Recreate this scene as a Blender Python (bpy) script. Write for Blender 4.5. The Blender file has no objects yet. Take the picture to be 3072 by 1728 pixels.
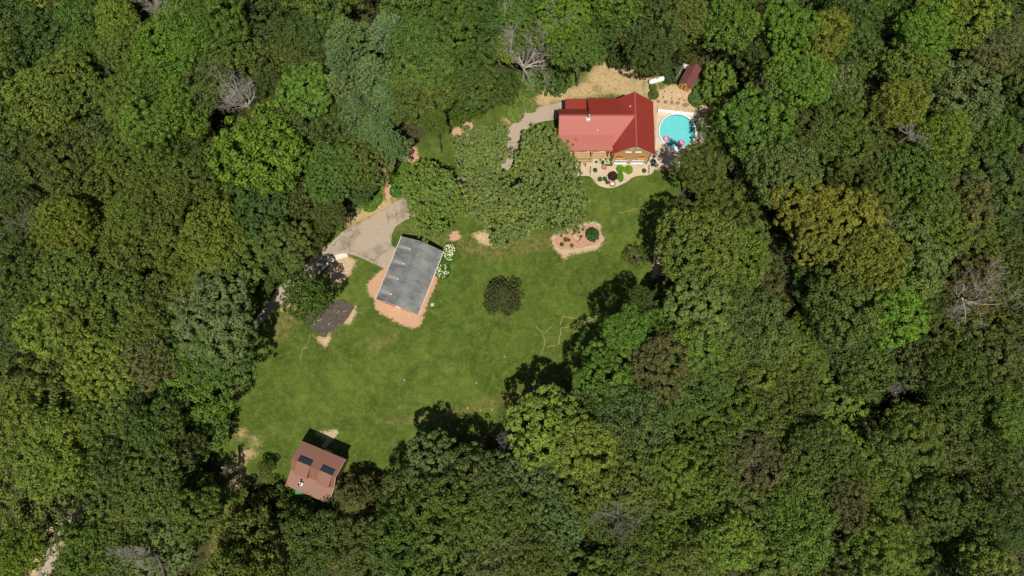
import bpy, bmesh, math, random
import numpy as np
from mathutils import Vector, Matrix
random.seed(7); RNG = np.random.default_rng(11)
S = bpy.context.scene
C = S.collection
rad = math.radians

# ---------------------------------------------------------------- camera, sky, sun, exposure
CH = 120.0; F = 2048.0; TILT = math.atan((1250-864)/F)
cam = bpy.data.cameras.new('camera'); cam.lens = 24.0; cam.sensor_width = 36; cam.clip_end = 5000
co = bpy.data.objects.new('camera', cam); C.objects.link(co)
co.location = (0, 0, CH); co.rotation_euler = (TILT, 0, 0); S.camera = co
S.render.resolution_x = 1024; S.render.resolution_y = 576
W = bpy.data.worlds.new('World'); S.world = W; W.use_nodes = True
SUN_EL, SUN_AZ = 66.0, 174.0        # azimuth clockwise from +Y (photo top)
wt = W.node_tree; bg = wt.nodes['Background']
sky = wt.nodes.new('ShaderNodeTexSky'); sky.sky_type = 'NISHITA'; sky.sun_disc = False
sky.sun_elevation = rad(SUN_EL); sky.sun_rotation = rad(SUN_AZ)
wt.links.new(sky.outputs[0], bg.inputs[0]); bg.inputs[1].default_value = 0.06
sl = bpy.data.lights.new('sun', 'SUN'); sl.energy = 4.8; sl.angle = rad(0.53); sl.color = (1.0, 0.95, 0.86)
so = bpy.data.objects.new('sun', sl); C.objects.link(so)
sd = Vector((math.sin(rad(SUN_AZ))*math.cos(rad(SUN_EL)), math.cos(rad(SUN_AZ))*math.cos(rad(SUN_EL)), math.sin(rad(SUN_EL))))
so.rotation_euler = (-sd).to_track_quat('-Z', 'Y').to_euler(); so.location = (0, -60, 150)
S.view_settings.view_transform = 'Standard'; S.view_settings.look = 'None'; S.view_settings.exposure = 0; S.view_settings.gamma = 1

# ---------------------------------------------------------------- helpers
def G(px, py, z=0.0):
    """ground (or height z) point under a pixel of the 3072 wide photograph"""
    u = (px-1536)/F; v = (864-py)/F
    d = (u, v*math.cos(TILT)+math.sin(TILT), v*math.sin(TILT)-math.cos(TILT))
    k = (z-CH)/d[2]
    return Vector((d[0]*k, d[1]*k, z))
def zoomed(ox, oy, s):
    return lambda x, y, z=0.0: G(ox+x/s, oy+y/s, z)

def tag(o, label=None, cat=None, group=None, kind=None):
    if label: o['label'] = label
    if cat: o['category'] = cat
    if group: o['group'] = group
    if kind: o['kind'] = kind
    return o
def empty(name, loc, rz=0.0):
    o = bpy.data.objects.new(name, None); C.objects.link(o); o.location = loc; o.rotation_euler = (0, 0, rz)
    o.empty_display_size = 0.3
    return o
def link(name, me, m, parent=None, loc=None):
    o = bpy.data.objects.new(name, me); C.objects.link(o)
    if m is not None and not me.materials: me.materials.append(m)
    if parent is not None: o.parent = parent
    if loc is not None: o.location = loc
    return o
def obj(name, bm, m, parent=None, loc=None, smooth=False):
    me = bpy.data.meshes.new(name); bm.normal_update(); bm.to_mesh(me); bm.free()
    if smooth:
        for p in me.polygons: p.use_smooth = True
    return link(name, me, m, parent, loc)
def box(bm, x0, y0, z0, x1, y1, z1, M=None):
    vs = [bm.verts.new((x, y, z)) for z in (z0, z1) for y in (y0, y1) for x in (x0, x1)]
    if M is not None:
        for v in vs: v.co = M @ v.co
    for f in ((0,2,3,1),(4,5,7,6),(0,1,5,4),(2,6,7,3),(0,4,6,2),(1,3,7,5)): bm.faces.new([vs[i] for i in f])
def tube(bm, pts, rads, n=7, cap=True):
    rings = []
    pts = [Vector(p) for p in pts]
    for i, p in enumerate(pts):
        t = (pts[min(i+1, len(pts)-1)]-pts[max(i-1, 0)]).normalized()
        a = t.orthogonal().normalized() if i == 0 else (a-t*a.dot(t)).normalized()
        b = t.cross(a)
        rings.append([bm.verts.new(p+(a*math.cos(2*math.pi*k/n)+b*math.sin(2*math.pi*k/n))*rads[i]) for k in range(n)])
    for r0, r1 in zip(rings, rings[1:]):
        for k in range(n): bm.faces.new((r0[k], r0[(k+1) % n], r1[(k+1) % n], r1[k]))
    if cap:
        bm.faces.new(rings[0][::-1]); bm.faces.new(rings[-1])
def lathe(bm, prof, n=24, c=(0,0,0)):
    rings = [[bm.verts.new((c[0]+r*math.cos(2*math.pi*k/n), c[1]+r*math.sin(2*math.pi*k/n), c[2]+z)) for k in range(n)] for r, z in prof]
    for r0, r1 in zip(rings, rings[1:]):
        for k in range(n): bm.faces.new((r0[k], r0[(k+1) % n], r1[(k+1) % n], r1[k]))
def smoothpoly(pts, sub=6, jit=0.0, seed=0):
    """closed Catmull-Rom outline with a ragged edge"""
    r = random.Random(seed); n = len(pts); out = []
    for i in range(n):
        p0, p1, p2, p3 = pts[i-1], pts[i], pts[(i+1) % n], pts[(i+2) % n]
        for k in range(sub):
            t = k/sub
            q = 0.5*((2*p1)+(p2-p0)*t+(2*p0-5*p1+4*p2-p3)*t*t+(3*p1-p0-3*p2+p3)*t**3)
            out.append(Vector((q.x+r.uniform(-jit, jit), q.y+r.uniform(-jit, jit), q.z)))
    return out
def sheet(name, pts, z, m, thick=0.0, parent=None):
    bm = bmesh.new(); vs = [bm.verts.new((p.x, p.y, z)) for p in pts]
    f = bm.faces.new(vs); f.normal_update()
    if f.normal.z < 0: f.normal_flip()
    if thick:
        r = bmesh.ops.extrude_face_region(bm, geom=[f])
        top = [v for v in r['geom'] if isinstance(v, bmesh.types.BMVert)]
        for v in top: v.co.z += thick
    bmesh.ops.triangulate(bm, faces=[g for g in bm.faces if len(g.verts) > 4])
    bmesh.ops.recalc_face_normals(bm, faces=bm.faces)
    return obj(name, bm, m, parent)
def ribbon(name, pts, w, z, m, seed=0):
    r = random.Random(seed); bm = bmesh.new(); prev = None; P = []
    for a, b in zip(pts, pts[1:]):
        n = max(2, int((b-a).length/0.35))
        for k in range(n): P.append(a.lerp(b, k/n)+Vector((r.uniform(-.12, .12), r.uniform(-.12, .12), 0)))
    P.append(pts[-1])
    for i, p in enumerate(P):
        t = (P[min(i+1, len(P)-1)]-P[max(i-1, 0)]).normalized(); s = Vector((-t.y, t.x, 0))*w*r.uniform(.25, .6)
        a = bm.verts.new((p.x+s.x, p.y+s.y, z)); b = bm.verts.new((p.x-s.x, p.y-s.y, z))
        if prev: bm.faces.new((prev[0], prev[1], b, a))
        prev = (a, b)
    bmesh.ops.recalc_face_normals(bm, faces=bm.faces)
    for f in bm.faces:
        if f.normal.z < 0: f.normal_flip()
    return obj(name, bm, m)

# ---------------------------------------------------------------- materials
class N:
    def __init__(s, name):
        s.m = bpy.data.materials.new(name); s.m.use_nodes = True; s.t = s.m.node_tree
        s.b = s.t.nodes['Principled BSDF']; s.out = s.t.nodes['Material Output']
        s.b.inputs['Roughness'].default_value = 0.85; s.b.inputs['Specular IOR Level'].default_value = 0.25
    def n(s, ty, **kw):
        x = s.t.nodes.new(ty)
        for k, v in kw.items(): setattr(x, k, v)
        return x
    def L(s, a, b): s.t.links.new(a, b)
    def co(s, kind='Object'): return s.n('ShaderNodeTexCoord').outputs[kind]
    def noise(s, scale, detail=4, rough=0.6, vec=None, dist=0.0, sc=None):
        x = s.n('ShaderNodeTexNoise'); x.inputs['Scale'].default_value = scale; x.inputs['Detail'].default_value = detail
        x.inputs['Roughness'].default_value = rough; x.inputs['Distortion'].default_value = dist
        v = vec or s.co()
        if sc:
            mp = s.n('ShaderNodeMapping'); mp.inputs['Scale'].default_value = sc; s.L(v, mp.inputs[0]); v = mp.outputs[0]
        s.L(v, x.inputs['Vector']); return x.outputs['Fac']
    def ramp(s, fac, stops):
        x = s.n('ShaderNodeValToRGB'); e = x.color_ramp.elements
        while len(e) < len(stops): e.new(0.5)
        for i, (p, c) in enumerate(stops):
            e[i].position = p; e[i].color = (c, c, c, 1) if isinstance(c, (int, float)) else (*c, 1)
        s.L(fac, x.inputs[0]); return x.outputs[0]
    def mix(s, fac, a, b, mode='MIX'):
        x = s.n('ShaderNodeMix', data_type='RGBA', blend_type=mode)
        for v, k in ((fac, 0), (a, 6), (b, 7)):
            if isinstance(v, (int, float)): x.inputs[k].default_value = v
            elif isinstance(v, tuple): x.inputs[k].default_value = (*v, 1) if len(v) == 3 else v
            else: s.L(v, x.inputs[k])
        return x.outputs[2]
    def math(s, op, a, b=0.0, c=0.0):
        x = s.n('ShaderNodeMath', operation=op)
        for i, v in enumerate((a, b, c)):
            if isinstance(v, (int, float)): x.inputs[i].default_value = v
            else: s.L(v, x.inputs[i])
        return x.outputs[0]
    def step(s, v, lo, hi):
        x = s.n('ShaderNodeMapRange', interpolation_type='SMOOTHSTEP'); x.inputs[1].default_value = lo; x.inputs[2].default_value = hi
        s.L(v, x.inputs[0]); return x.outputs[0]
    def attr(s, name, typ='GEOMETRY', out='Fac'):
        x = s.n('ShaderNodeAttribute', attribute_name=name, attribute_type=typ); return x.outputs[out]
    def bump(s, h, strength=0.4, dist=0.1):
        x = s.n('ShaderNodeBump'); x.inputs['Strength'].default_value = strength; x.inputs['Distance'].default_value = dist
        s.L(h, x.inputs['Height']); s.L(x.outputs[0], s.b.inputs['Normal'])
    def col(s, c):
        if isinstance(c, tuple): s.b.inputs['Base Color'].default_value = (*c, 1)
        else: s.L(c, s.b.inputs['Base Color'])
        return s
    def set(s, rough=None, metal=None, spec=None):
        if rough is not None: s.b.inputs['Roughness'].default_value = rough
        if metal is not None: s.b.inputs['Metallic'].default_value = metal
        if spec is not None: s.b.inputs['Specular IOR Level'].default_value = spec
        return s
def simple(name, c, rough=0.8, metal=0.0, spec=0.3, var=0.25, scale=3.0, bump=0.0):
    s = N(name); n = s.noise(scale, 5)
    s.col(s.mix(n, tuple(x*(1-var) for x in c), tuple(min(1, x*(1+var)) for x in c))); s.set(rough, metal, spec)
    if bump: s.bump(s.noise(scale*5, 4), bump, 0.05)
    return s.m

def leaf_mat(name, fixed=None, var=0.27, trans=0.2):
    s = N(name); t = s.t
    isl = s.n('ShaderNodeNewGeometry').outputs['Random Per Island']
    base = fixed if fixed else s.n('ShaderNodeObjectInfo').outputs['Color']
    tint = s.attr('tint'); 
    v = s.math('ADD', s.math('MULTIPLY', isl, var*0.9), s.math('MULTIPLY', tint, var*1.1)); v = s.math('ADD', v, 1.0-var*1.0)
    warm = s.mix(s.step(tint, 0.6, 1.0), base, s.mix(1.0, base, (1.16, 1.06, 0.85), 'MULTIPLY'))
    wn = s.noise(0.11, 2, vec=s.n('ShaderNodeNewGeometry').outputs['Position'])
    warm = s.mix(s.step(wn, 0.35, 0.65), warm, s.mix(1.0, warm, (1.10, 1.03, 0.9), 'MULTIPLY'))
    comb = s.n('ShaderNodeCombineXYZ'); [s.L(v, comb.inputs[i]) for i in range(3)]
    c = s.mix(1.0, warm, comb.outputs[0], 'MULTIPLY')
    t.nodes.remove(s.b)
    d = s.n('ShaderNodeBsdfDiffuse'); tr = s.n('ShaderNodeBsdfTranslucent'); gl = s.n('ShaderNodeBsdfGlossy')
    s.L(c, d.inputs[0]); s.L(s.mix(1.0, c, (1.1, 1.25, 0.5), 'MULTIPLY'), tr.inputs[0]); gl.inputs['Roughness'].default_value = 0.6
    gl.inputs[0].default_value = (1, 1, 1, 1)
    a = s.n('ShaderNodeMixShader'); a.inputs[0].default_value = trans; s.L(d.outputs[0], a.inputs[1]); s.L(tr.outputs[0], a.inputs[2])
    b = s.n('ShaderNodeMixShader'); b.inputs[0].default_value = 0.010; s.L(a.outputs[0], b.inputs[1]); s.L(gl.outputs[0], b.inputs[2])
    s.L(b.outputs[0], s.out.inputs[0]); return s.m

M = {}
M['leaf'] = leaf_mat('foliage')
M['bark'] = simple('bark', (0.12, 0.095, 0.07), 0.95, var=0.4, scale=2.5)
M['dead'] = simple('dead_wood', (0.37, 0.33, 0.27), 0.9, var=0.3, scale=1.2)
M['dead_dark'] = simple('grey_dead_wood', (0.20, 0.18, 0.15), 0.9, var=0.3, scale=1.2)

def roof_metal(name, c, rough=0.45, spec=0.6, dirt=0.2):
    s = N(name); n = s.noise(0.6, 5, sc=(1, 1, 1)); n2 = s.noise(7, 3)
    a = s.mix(s.math('MULTIPLY', s.step(n, 0.3, 0.75), dirt), c, tuple(min(1, x*0.75+0.035) for x in c))
    a = s.mix(s.math('MULTIPLY', n2, 0.12), a, tuple(x*0.6 for x in c)); s.col(a).set(rough, 0.0, spec)
    return s.m
M['red_roof'] = roof_metal('red_roof_metal', (0.31, 0.026, 0.015), 0.50, 1.0)
M['red_roof'].node_tree.nodes['Principled BSDF'].inputs['IOR'].default_value = 1.9
M['red_roof'].node_tree.nodes['Principled BSDF'].inputs['Specular Tint'].default_value = (1, .74, .62, 1)
M['brown_roof'] = roof_metal('brown_roof_metal', (0.25, 0.118, 0.078), 0.5, 0.7)
M['shed_roof'] = roof_metal('shed_shingle', (0.17, 0.06, 0.05), 0.8, 0.25)
def wood(name, c, scale=3.2, axis=2, rough=0.75):
    s = N(name); w = s.n('ShaderNodeTexWave', wave_type='BANDS', bands_direction='XYZ'[axis]); w.inputs['Scale'].default_value = scale
    w.inputs['Distortion'].default_value = 0.35; s.L(s.co(), w.inputs[0])
    g = s.noise(1.6, 5, sc=(1, 1, 6)); base = s.mix(g, tuple(x*0.7 for x in c), tuple(x*1.25 for x in c))
    s.col(s.mix(s.step(w.outputs['Fac'], 0.0, 0.25), tuple(x*0.35 for x in c), base)); s.bump(w.outputs['Fac'], 0.5, 0.05); s.set(rough)
    return s.m
M['logs'] = wood('log_siding', (0.72, 0.42, 0.18), 0.75)
M['dark_wood'] = simple('dark_stained_wood', (0.13, 0.06, 0.03), 0.8, scale=4)
M['orange_wood'] = wood('cedar_boards', (0.72, 0.36, 0.08), 1.0, 0)
M['deck_wood'] = wood('deck_boards', (0.48, 0.33, 0.17), 0.9, 1)
M['pale_wood'] = simple('weathered_pale_wood', (0.46, 0.38, 0.24), 0.85, scale=5)
M['white'] = simple('white_paint', (0.78, 0.77, 0.73), 0.5, var=0.06)
M['cream'] = simple('cream_trim', (0.66, 0.56, 0.42), 0.6, var=0.1)
M['glass'] = simple('dark_window_glass', (0.025, 0.035, 0.045), 0.12, spec=0.8, var=0.1)
M['black'] = simple('black_enamel', (0.022, 0.022, 0.025), 0.35, spec=0.5)
M['iron'] = simple('dark_iron', (0.05, 0.035, 0.03), 0.6)
M['tank'] = simple('white_tank_paint', (0.74, 0.74, 0.72), 0.4, var=0.08)
M['galv'] = simple('galvanised_steel', (0.5, 0.5, 0.48), 0.4, metal=0.5, var=0.15)
M['pole'] = simple('weathered_pole', (0.55, 0.52, 0.46), 0.8, var=0.15)
M['rock'] = simple('field_stone', (0.46, 0.41, 0.32), 0.9, var=0.3, scale=4, bump=0.5)
M['brown_rock'] = simple('brown_boulder', (0.28, 0.18, 0.11), 0.9, var=0.3, scale=4, bump=0.5)
M['pink'] = simple('pink_vinyl', (0.80, 0.13, 0.30), 0.35, spec=0.5, var=0.08)
M['green_paint'] = simple('green_paint', (0.03, 0.22, 0.10), 0.5)
M['rubber'] = simple('tyre_rubber', (0.03, 0.03, 0.03), 0.8)
M['terra'] = simple('rosy_pot', (0.42, 0.17, 0.14), 0.7)

def stone_wall():
    s = N('rubble_stone_wall'); v = s.n('ShaderNodeTexVoronoi'); v.inputs['Scale'].default_value = 3.2; s.L(s.co(), v.inputs[0])
    e = s.n('ShaderNodeTexVoronoi', feature='DISTANCE_TO_EDGE'); e.inputs['Scale'].default_value = 3.2; s.L(s.co(), e.inputs[0])
    c = s.mix(s.ramp(v.outputs['Color'], [(0, 0.0), (1, 1.0)]), (0.36, 0.27, 0.17), (0.66, 0.58, 0.45))
    s.col(s.mix(s.step(e.outputs['Distance'], 0.01, 0.06), (0.55, 0.5, 0.4), c)); s.bump(e.outputs['Distance'], 0.5, 0.05); return s.m
M['stone_wall'] = stone_wall()
M['brick'] = simple('orange_brick', (0.52, 0.20, 0.11), 0.9, var=.25, scale=6)

def gravel(name, a, b, sc=9.0, stain=None, slab=None):
    s = N(name); n = s.noise(sc, 6, 0.75); n2 = s.noise(0.5, 4)
    c = s.mix(s.ramp(n, [(0.3, 0.0), (0.7, 1.0)]), a, b)
    c = s.mix(s.math('MULTIPLY', s.step(n2, 0.4, 0.75), 0.45), c, stain or tuple(x*0.6 for x in a))
    if slab:
        br = s.n('ShaderNodeTexBrick'); br.inputs['Scale'].default_value = slab; br.inputs['Mortar Size'].default_value = 0.012
        br.inputs['Color1'].default_value = (1, 1, 1, 1); br.inputs['Color2'].default_value = (0.9, 0.88, 0.85, 1); br.inputs['Mortar'].default_value = (0.6, 0.55, 0.5, 1)
        s.L(s.co(), br.inputs[0]); c = s.mix(1.0, c, br.outputs[0], 'MULTIPLY')
    s.col(c); s.bump(n, 0.5, 0.04); s.set(0.95); return s.m
M['bed_gravel'] = gravel('pale_bed_gravel', (0.40, 0.31, 0.20), (0.66, 0.55, 0.40))
M['pink_mulch'] = gravel('red_mulch', (0.30, 0.13, 0.08), (0.60, 0.33, 0.22), 5, (0.42, 0.28, 0.17))
M['concrete'] = gravel('pale_concrete', (0.50, 0.42, 0.31), (0.60, 0.52, 0.40), 3, (0.44, 0.36, 0.25))
M['pavers'] = gravel('patio_pavers', (0.50, 0.40, 0.28), (0.68, 0.57, 0.43), 4, None, 1.2)
M['kerb'] = gravel('white_concrete', (0.62, 0.55, 0.45), (0.78, 0.72, 0.62), 3, (0.6, 0.5, 0.38))
M['soil'] = gravel('bare_soil', (0.19, 0.16, 0.06), (0.34, 0.27, 0.13), 8)

def asphalt():
    s = N('old_asphalt'); n = s.noise(12, 5, 0.8); n2 = s.noise(0.22, 5, 0.7); n3 = s.noise(0.7, 6, 0.7, dist=1.5)
    c = s.mix(n, (0.31, 0.245, 0.18), (0.44, 0.36, 0.27))
    c = s.mix(s.math('MULTIPLY', s.step(n2, 0.5, 0.66), 0.6), c, (0.15, 0.125, 0.10))
    c = s.mix(s.math('MULTIPLY', s.step(n3, 0.55, 0.7), 0.35), c, (0.40, 0.32, 0.22))
    v = s.n('ShaderNodeTexVoronoi', feature='DISTANCE_TO_EDGE'); v.inputs['Scale'].default_value = 0.17
    mp = s.n('ShaderNodeVectorMath', operation='ADD'); nn = s.n('ShaderNodeTexNoise'); nn.inputs['Scale'].default_value = 0.9; s.L(s.co(), nn.inputs[0])
    s.L(s.co(), mp.inputs[0]); s.L(nn.outputs['Color'], mp.inputs[1]); s.L(mp.outputs[0], v.inputs[0])
    crack = s.step(v.outputs['Distance'], 0.012, 0.003)
    c = s.mix(s.math('MULTIPLY', crack, s.math('MULTIPLY', s.step(n2, 0.42, 0.5), 0.75)), c, (0.09, 0.07, 0.06))
    s.col(c); s.bump(n, 0.3, 0.02); s.set(0.95); return s.m
M['asphalt'] = asphalt()

def shingles():
    s = N('grey_garage_roofing'); n = s.noise(0.45, 5, 0.65); n2 = s.noise(14, 3, 0.8); n3 = s.noise(0.9, 5, sc=(0.25, 1.6, 1))
    c = s.mix(s.ramp(n, [(0.35, 0.0), (0.65, 1.0)]), (0.12, 0.125, 0.12), (0.20, 0.205, 0.195))
    c = s.mix(s.math('MULTIPLY', s.step(n3, 0.5, 0.7), 0.45), c, (0.05, 0.052, 0.05))
    c = s.mix(s.step(n2, 0.35, 0.7), c, s.mix(1.0, c, (1.5, 1.5, 1.45), 'MULTIPLY'))
    w = s.n('ShaderNodeTexBrick'); w.inputs['Scale'].default_value = 2.2; w.inputs['Mortar Size'].default_value = 0.01; w.inputs['Color1'].default_value = (1,1,1,1); w.inputs['Color2'].default_value = (.86,.86,.86,1); w.inputs['Mortar'].default_value = (.7,.7,.7,1)
    mp = s.n('ShaderNodeMapping'); mp.inputs['Rotation'].default_value = (0, 0, rad(90)); s.L(s.co(), mp.inputs[0]); s.L(mp.outputs[0], w.inputs[0])
    c = s.mix(0.7, c, s.mix(1.0, c, w.outputs[0], 'MULTIPLY')); 
    # clean streaks washed by the metal vents: long ovals below each vent, a lasting stain of the roofing
    st = s.attr('streak'); c = s.mix(s.math('MULTIPLY', st, 1.0), c, s.mix(n2, (0.26, 0.26, 0.245), (0.34, 0.34, 0.32)))
    ds = s.attr('moss'); c = s.mix(s.math('MULTIPLY', ds, 0.85), c, (0.04, 0.042, 0.037))
    s.col(c).set(0.8, 0, 0.35); return s.m
M['shingles'] = shingles()

def water():
    s = N('pool_water'); v = s.n('ShaderNodeTexVoronoi', feature='SMOOTH_F1'); v.inputs['Scale'].default_value = 3.2
    ad = s.n('ShaderNodeVectorMath', operation='ADD'); nn = s.n('ShaderNodeTexNoise'); nn.inputs['Scale'].default_value = 1.3; s.L(s.co(), nn.inputs[0])
    s.L(s.co(), ad.inputs[0]); s.L(nn.outputs['Color'], ad.inputs[1]); s.L(ad.outputs[0], v.inputs[0])
    n = s.noise(2.5, 4, dist=1.0)
    c = s.mix(n, (0.06, 0.42, 0.44), (0.20, 0.68, 0.66)); s.col(c).set(0.22, 0, 0.4); s.bump(v.outputs['Distance'], 0.6, 0.07); return s.m
M['water'] = water()
M['liner'] = simple('blue_pool_liner', (0.03, 0.20, 0.30), 0.5)

def fabric():
    s = N('black_ground_fabric'); n = s.noise(1.6, 6, 0.75, dist=1.2); n2 = s.noise(9, 4)
    c = s.mix(s.ramp(n, [(0.35, 0.0), (0.7, 1.0)]), (0.055, 0.045, 0.04), (0.15, 0.115, 0.085))
    c = s.mix(s.step(n2, 0.6, 0.75), c, (0.27, 0.19, 0.12)); s.col(c).set(0.7); s.bump(n, 1.0, 0.25); return s.m
M['fabric'] = fabric()

# ---------------------------------------------------------------- terrain: one sheet, bare patches as attributes
Z4 = zoomed(760, 560, 3.018); Z3 = zoomed(1080, 660, 4.2625); Z5 = zoomed(800, 1260, 5.175); Z6 = zoomed(1420, 640, 4.2617)
Z7 = zoomed(1720, 440, 9.908); Z1 = zoomed(1640, 170, 3.45); A = zoomed(0, 0, 2576/3072)
ZD = zoomed(1100, 300, 4.025); ZE = zoomed(560, 1180, 3.8125); ZR = zoomed(1820, 560, 3.62)
PATCH = {
 'forest': [[A(*p) for p in [(535,1130),(590,1010),(628,920),(628,840),(640,800),(700,700),(780,620),(850,560),(940,480),(980,400),(1090,330),(1135,300),(1250,262),(1330,200),(1420,200),(1495,150),(1590,150),(1640,170),(1730,180),(1800,240),(1830,420),(1740,450),(1670,540),(1665,640),(1640,700),(1620,760),(1560,840),(1480,930),(1400,1010),(1290,1080),(1060,1120),(1010,1180),(980,1260),(880,1290),(700,1270),(650,1200),(610,1240),(575,1300),(555,1449),(505,1449),(540,1330),(560,1200)]]],
 'straw': [[A(*p) for p in [(1455,215),(1500,165),(1530,150),(1585,155),(1605,180),(1650,200),(1660,240),(1600,252),(1540,235),(1480,245),(1420,255),(1375,268),(1340,262),(1360,225),(1410,225)]],
           [A(*p) for p in [(1265,300),(1300,280),(1335,258),(1365,250),(1345,272),(1310,290),(1280,312)]],
           [A(*p) for p in [(860,560),(920,520),(960,500),(1020,500),(1000,520),(940,545),(880,570)]],
           [ZE(*p) for p in [(430,1140),(520,1000),(600,900),(665,900),(660,1020),(560,1090),(470,1140)]],
           [ZE(*p) for p in [(560,430),(640,420),(680,470),(600,500)]],[ZE(*p) for p in [(740,510),(820,530),(830,580),(770,590)]],
           [ZE(*p) for p in [(520,760),(640,640),(740,640),(800,700),(700,740),(640,860),(540,900)]]],
 'sand': [[A(*p) for p in [(1645,235),(1690,212),(1740,225),(1790,250),(1800,400),(1720,425),(1640,425),(1630,300)]],
          [Z4(*p) for p in [(700,665),(860,625),(930,680),(900,730),(860,810),(790,860),(740,890),(700,850),(680,740)]],
          [A(*p) for p in [(70,1449),(100,1360),(150,1290),(200,1260),(215,1290),(170,1370),(120,1449)]],
          [A(*p) for p in [(1640,700),(1648,640),(1660,560),(1668,560),(1668,640),(1660,690)]],
          [Z5(*p) for p in [(760,200),(900,190),(1060,160),(1080,200),(1000,310),(900,300)]],
          [Z4(*p) for p in [(820,1240),(920,1080),(930,1130),(880,1240)]], [Z4(*p) for p in [(560,1350),(640,1370),(700,1330),(680,1420),(640,1449)]],
          [Z4(*p) for p in [(250,1110),(320,1040),(390,1040),(380,1110),(320,1130)]],
          [Z6(*p) for p in [(0,270),(140,230),(220,300),(320,390),(200,420),(60,350)]],
          [Z6(*p) for p in [(1000,300),(1150,200),(1400,130),(1560,120),(1620,150),(1630,260),(1670,330),(1590,450),(1380,500),(1230,520),(1160,590),(1120,510),(1040,460)]]],
 'pinks': [[Z4(*p) for p in [(1180,740),(1110,800),(1030,880),(1045,960),(1095,1020),(1110,1110),(1200,1170),(1330,1240),(1440,1280),(1509,1255),(1540,1160),(1600,1000),(1680,790),(1735,640),(1700,640),(1400,760),(1230,720)]],
           [ZD(*p) for p in [(430,700),(510,570),(590,590),(600,690),(650,740),(600,760),(480,750)]],
           [ZD(*p) for p in [(150,1000),(290,900),(390,950),(350,1040),(300,1100),(320,1180),(240,1200),(220,1090)]],
           [ZD(*p) for p in [(180,850),(250,780),(330,740),(300,860),(220,960)]],
           [A(*p) for p in [(1135,330),(1180,300),(1200,330),(1160,360)]],
           [A(*p) for p in [(1015,385),(1045,370),(1055,400),(1020,410)]],
           [A(*p) for p in [(1130,590),(1150,580),(1160,600),(1135,605)]]],
 'brown': [[A(*p) for p in [(930,875),(960,850),(1000,842),(975,865),(940,885)]],[A(*p) for p in [(950,1060),(1070,1046),(1150,1030),(1250,1000),(1330,972),(1420,935),(1480,905),(1440,945),(1330,995),(1250,1022),(1150,1048),(1050,1062)]],
           [A(*p) for p in [(1000,575),(1070,575),(1150,605),(1240,600),(1290,610),(1260,650),(1180,640),(1130,625),(1060,590)]],
           [A(*p) for p in [(680,800),(740,780),(760,800),(700,860),(660,860)]],
           [A(*p) for p in [(505,1449),(520,1370),(550,1290),(580,1220),(612,1190),(600,1250),(570,1330),(540,1449)]],[A(*p) for p in [(512,1449),(528,1370),(558,1300),(575,1300),(552,1370),(535,1449)]],[A(*p) for p in [(1250,600),(1400,590),(1390,620),(1300,640)]]],
}
def sdf(P, X, Y):
    d = np.full(X.shape, 1e9); ins = np.zeros(X.shape, bool); n = len(P)
    for i in range(n):
        ax, ay, bx, by = P[i-1].x, P[i-1].y, P[i].x, P[i].y
        ex, ey = bx-ax, by-ay; t = np.clip(((X-ax)*ex+(Y-ay)*ey)/(ex*ex+ey*ey+1e-9), 0, 1)
        d = np.minimum(d, np.hypot(X-ax-t*ex, Y-ay-t*ey))
        c = ((ay > Y) != (by > Y)) & (X < (bx-ax)*(Y-ay)/(by-ay+1e-12)+ax); ins ^= c
    return np.where(ins, -d, d)
def clearing_sd(x, y): return float(sdf(PATCH['forest'][0], np.array([x]), np.array([y]))[0])
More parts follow.
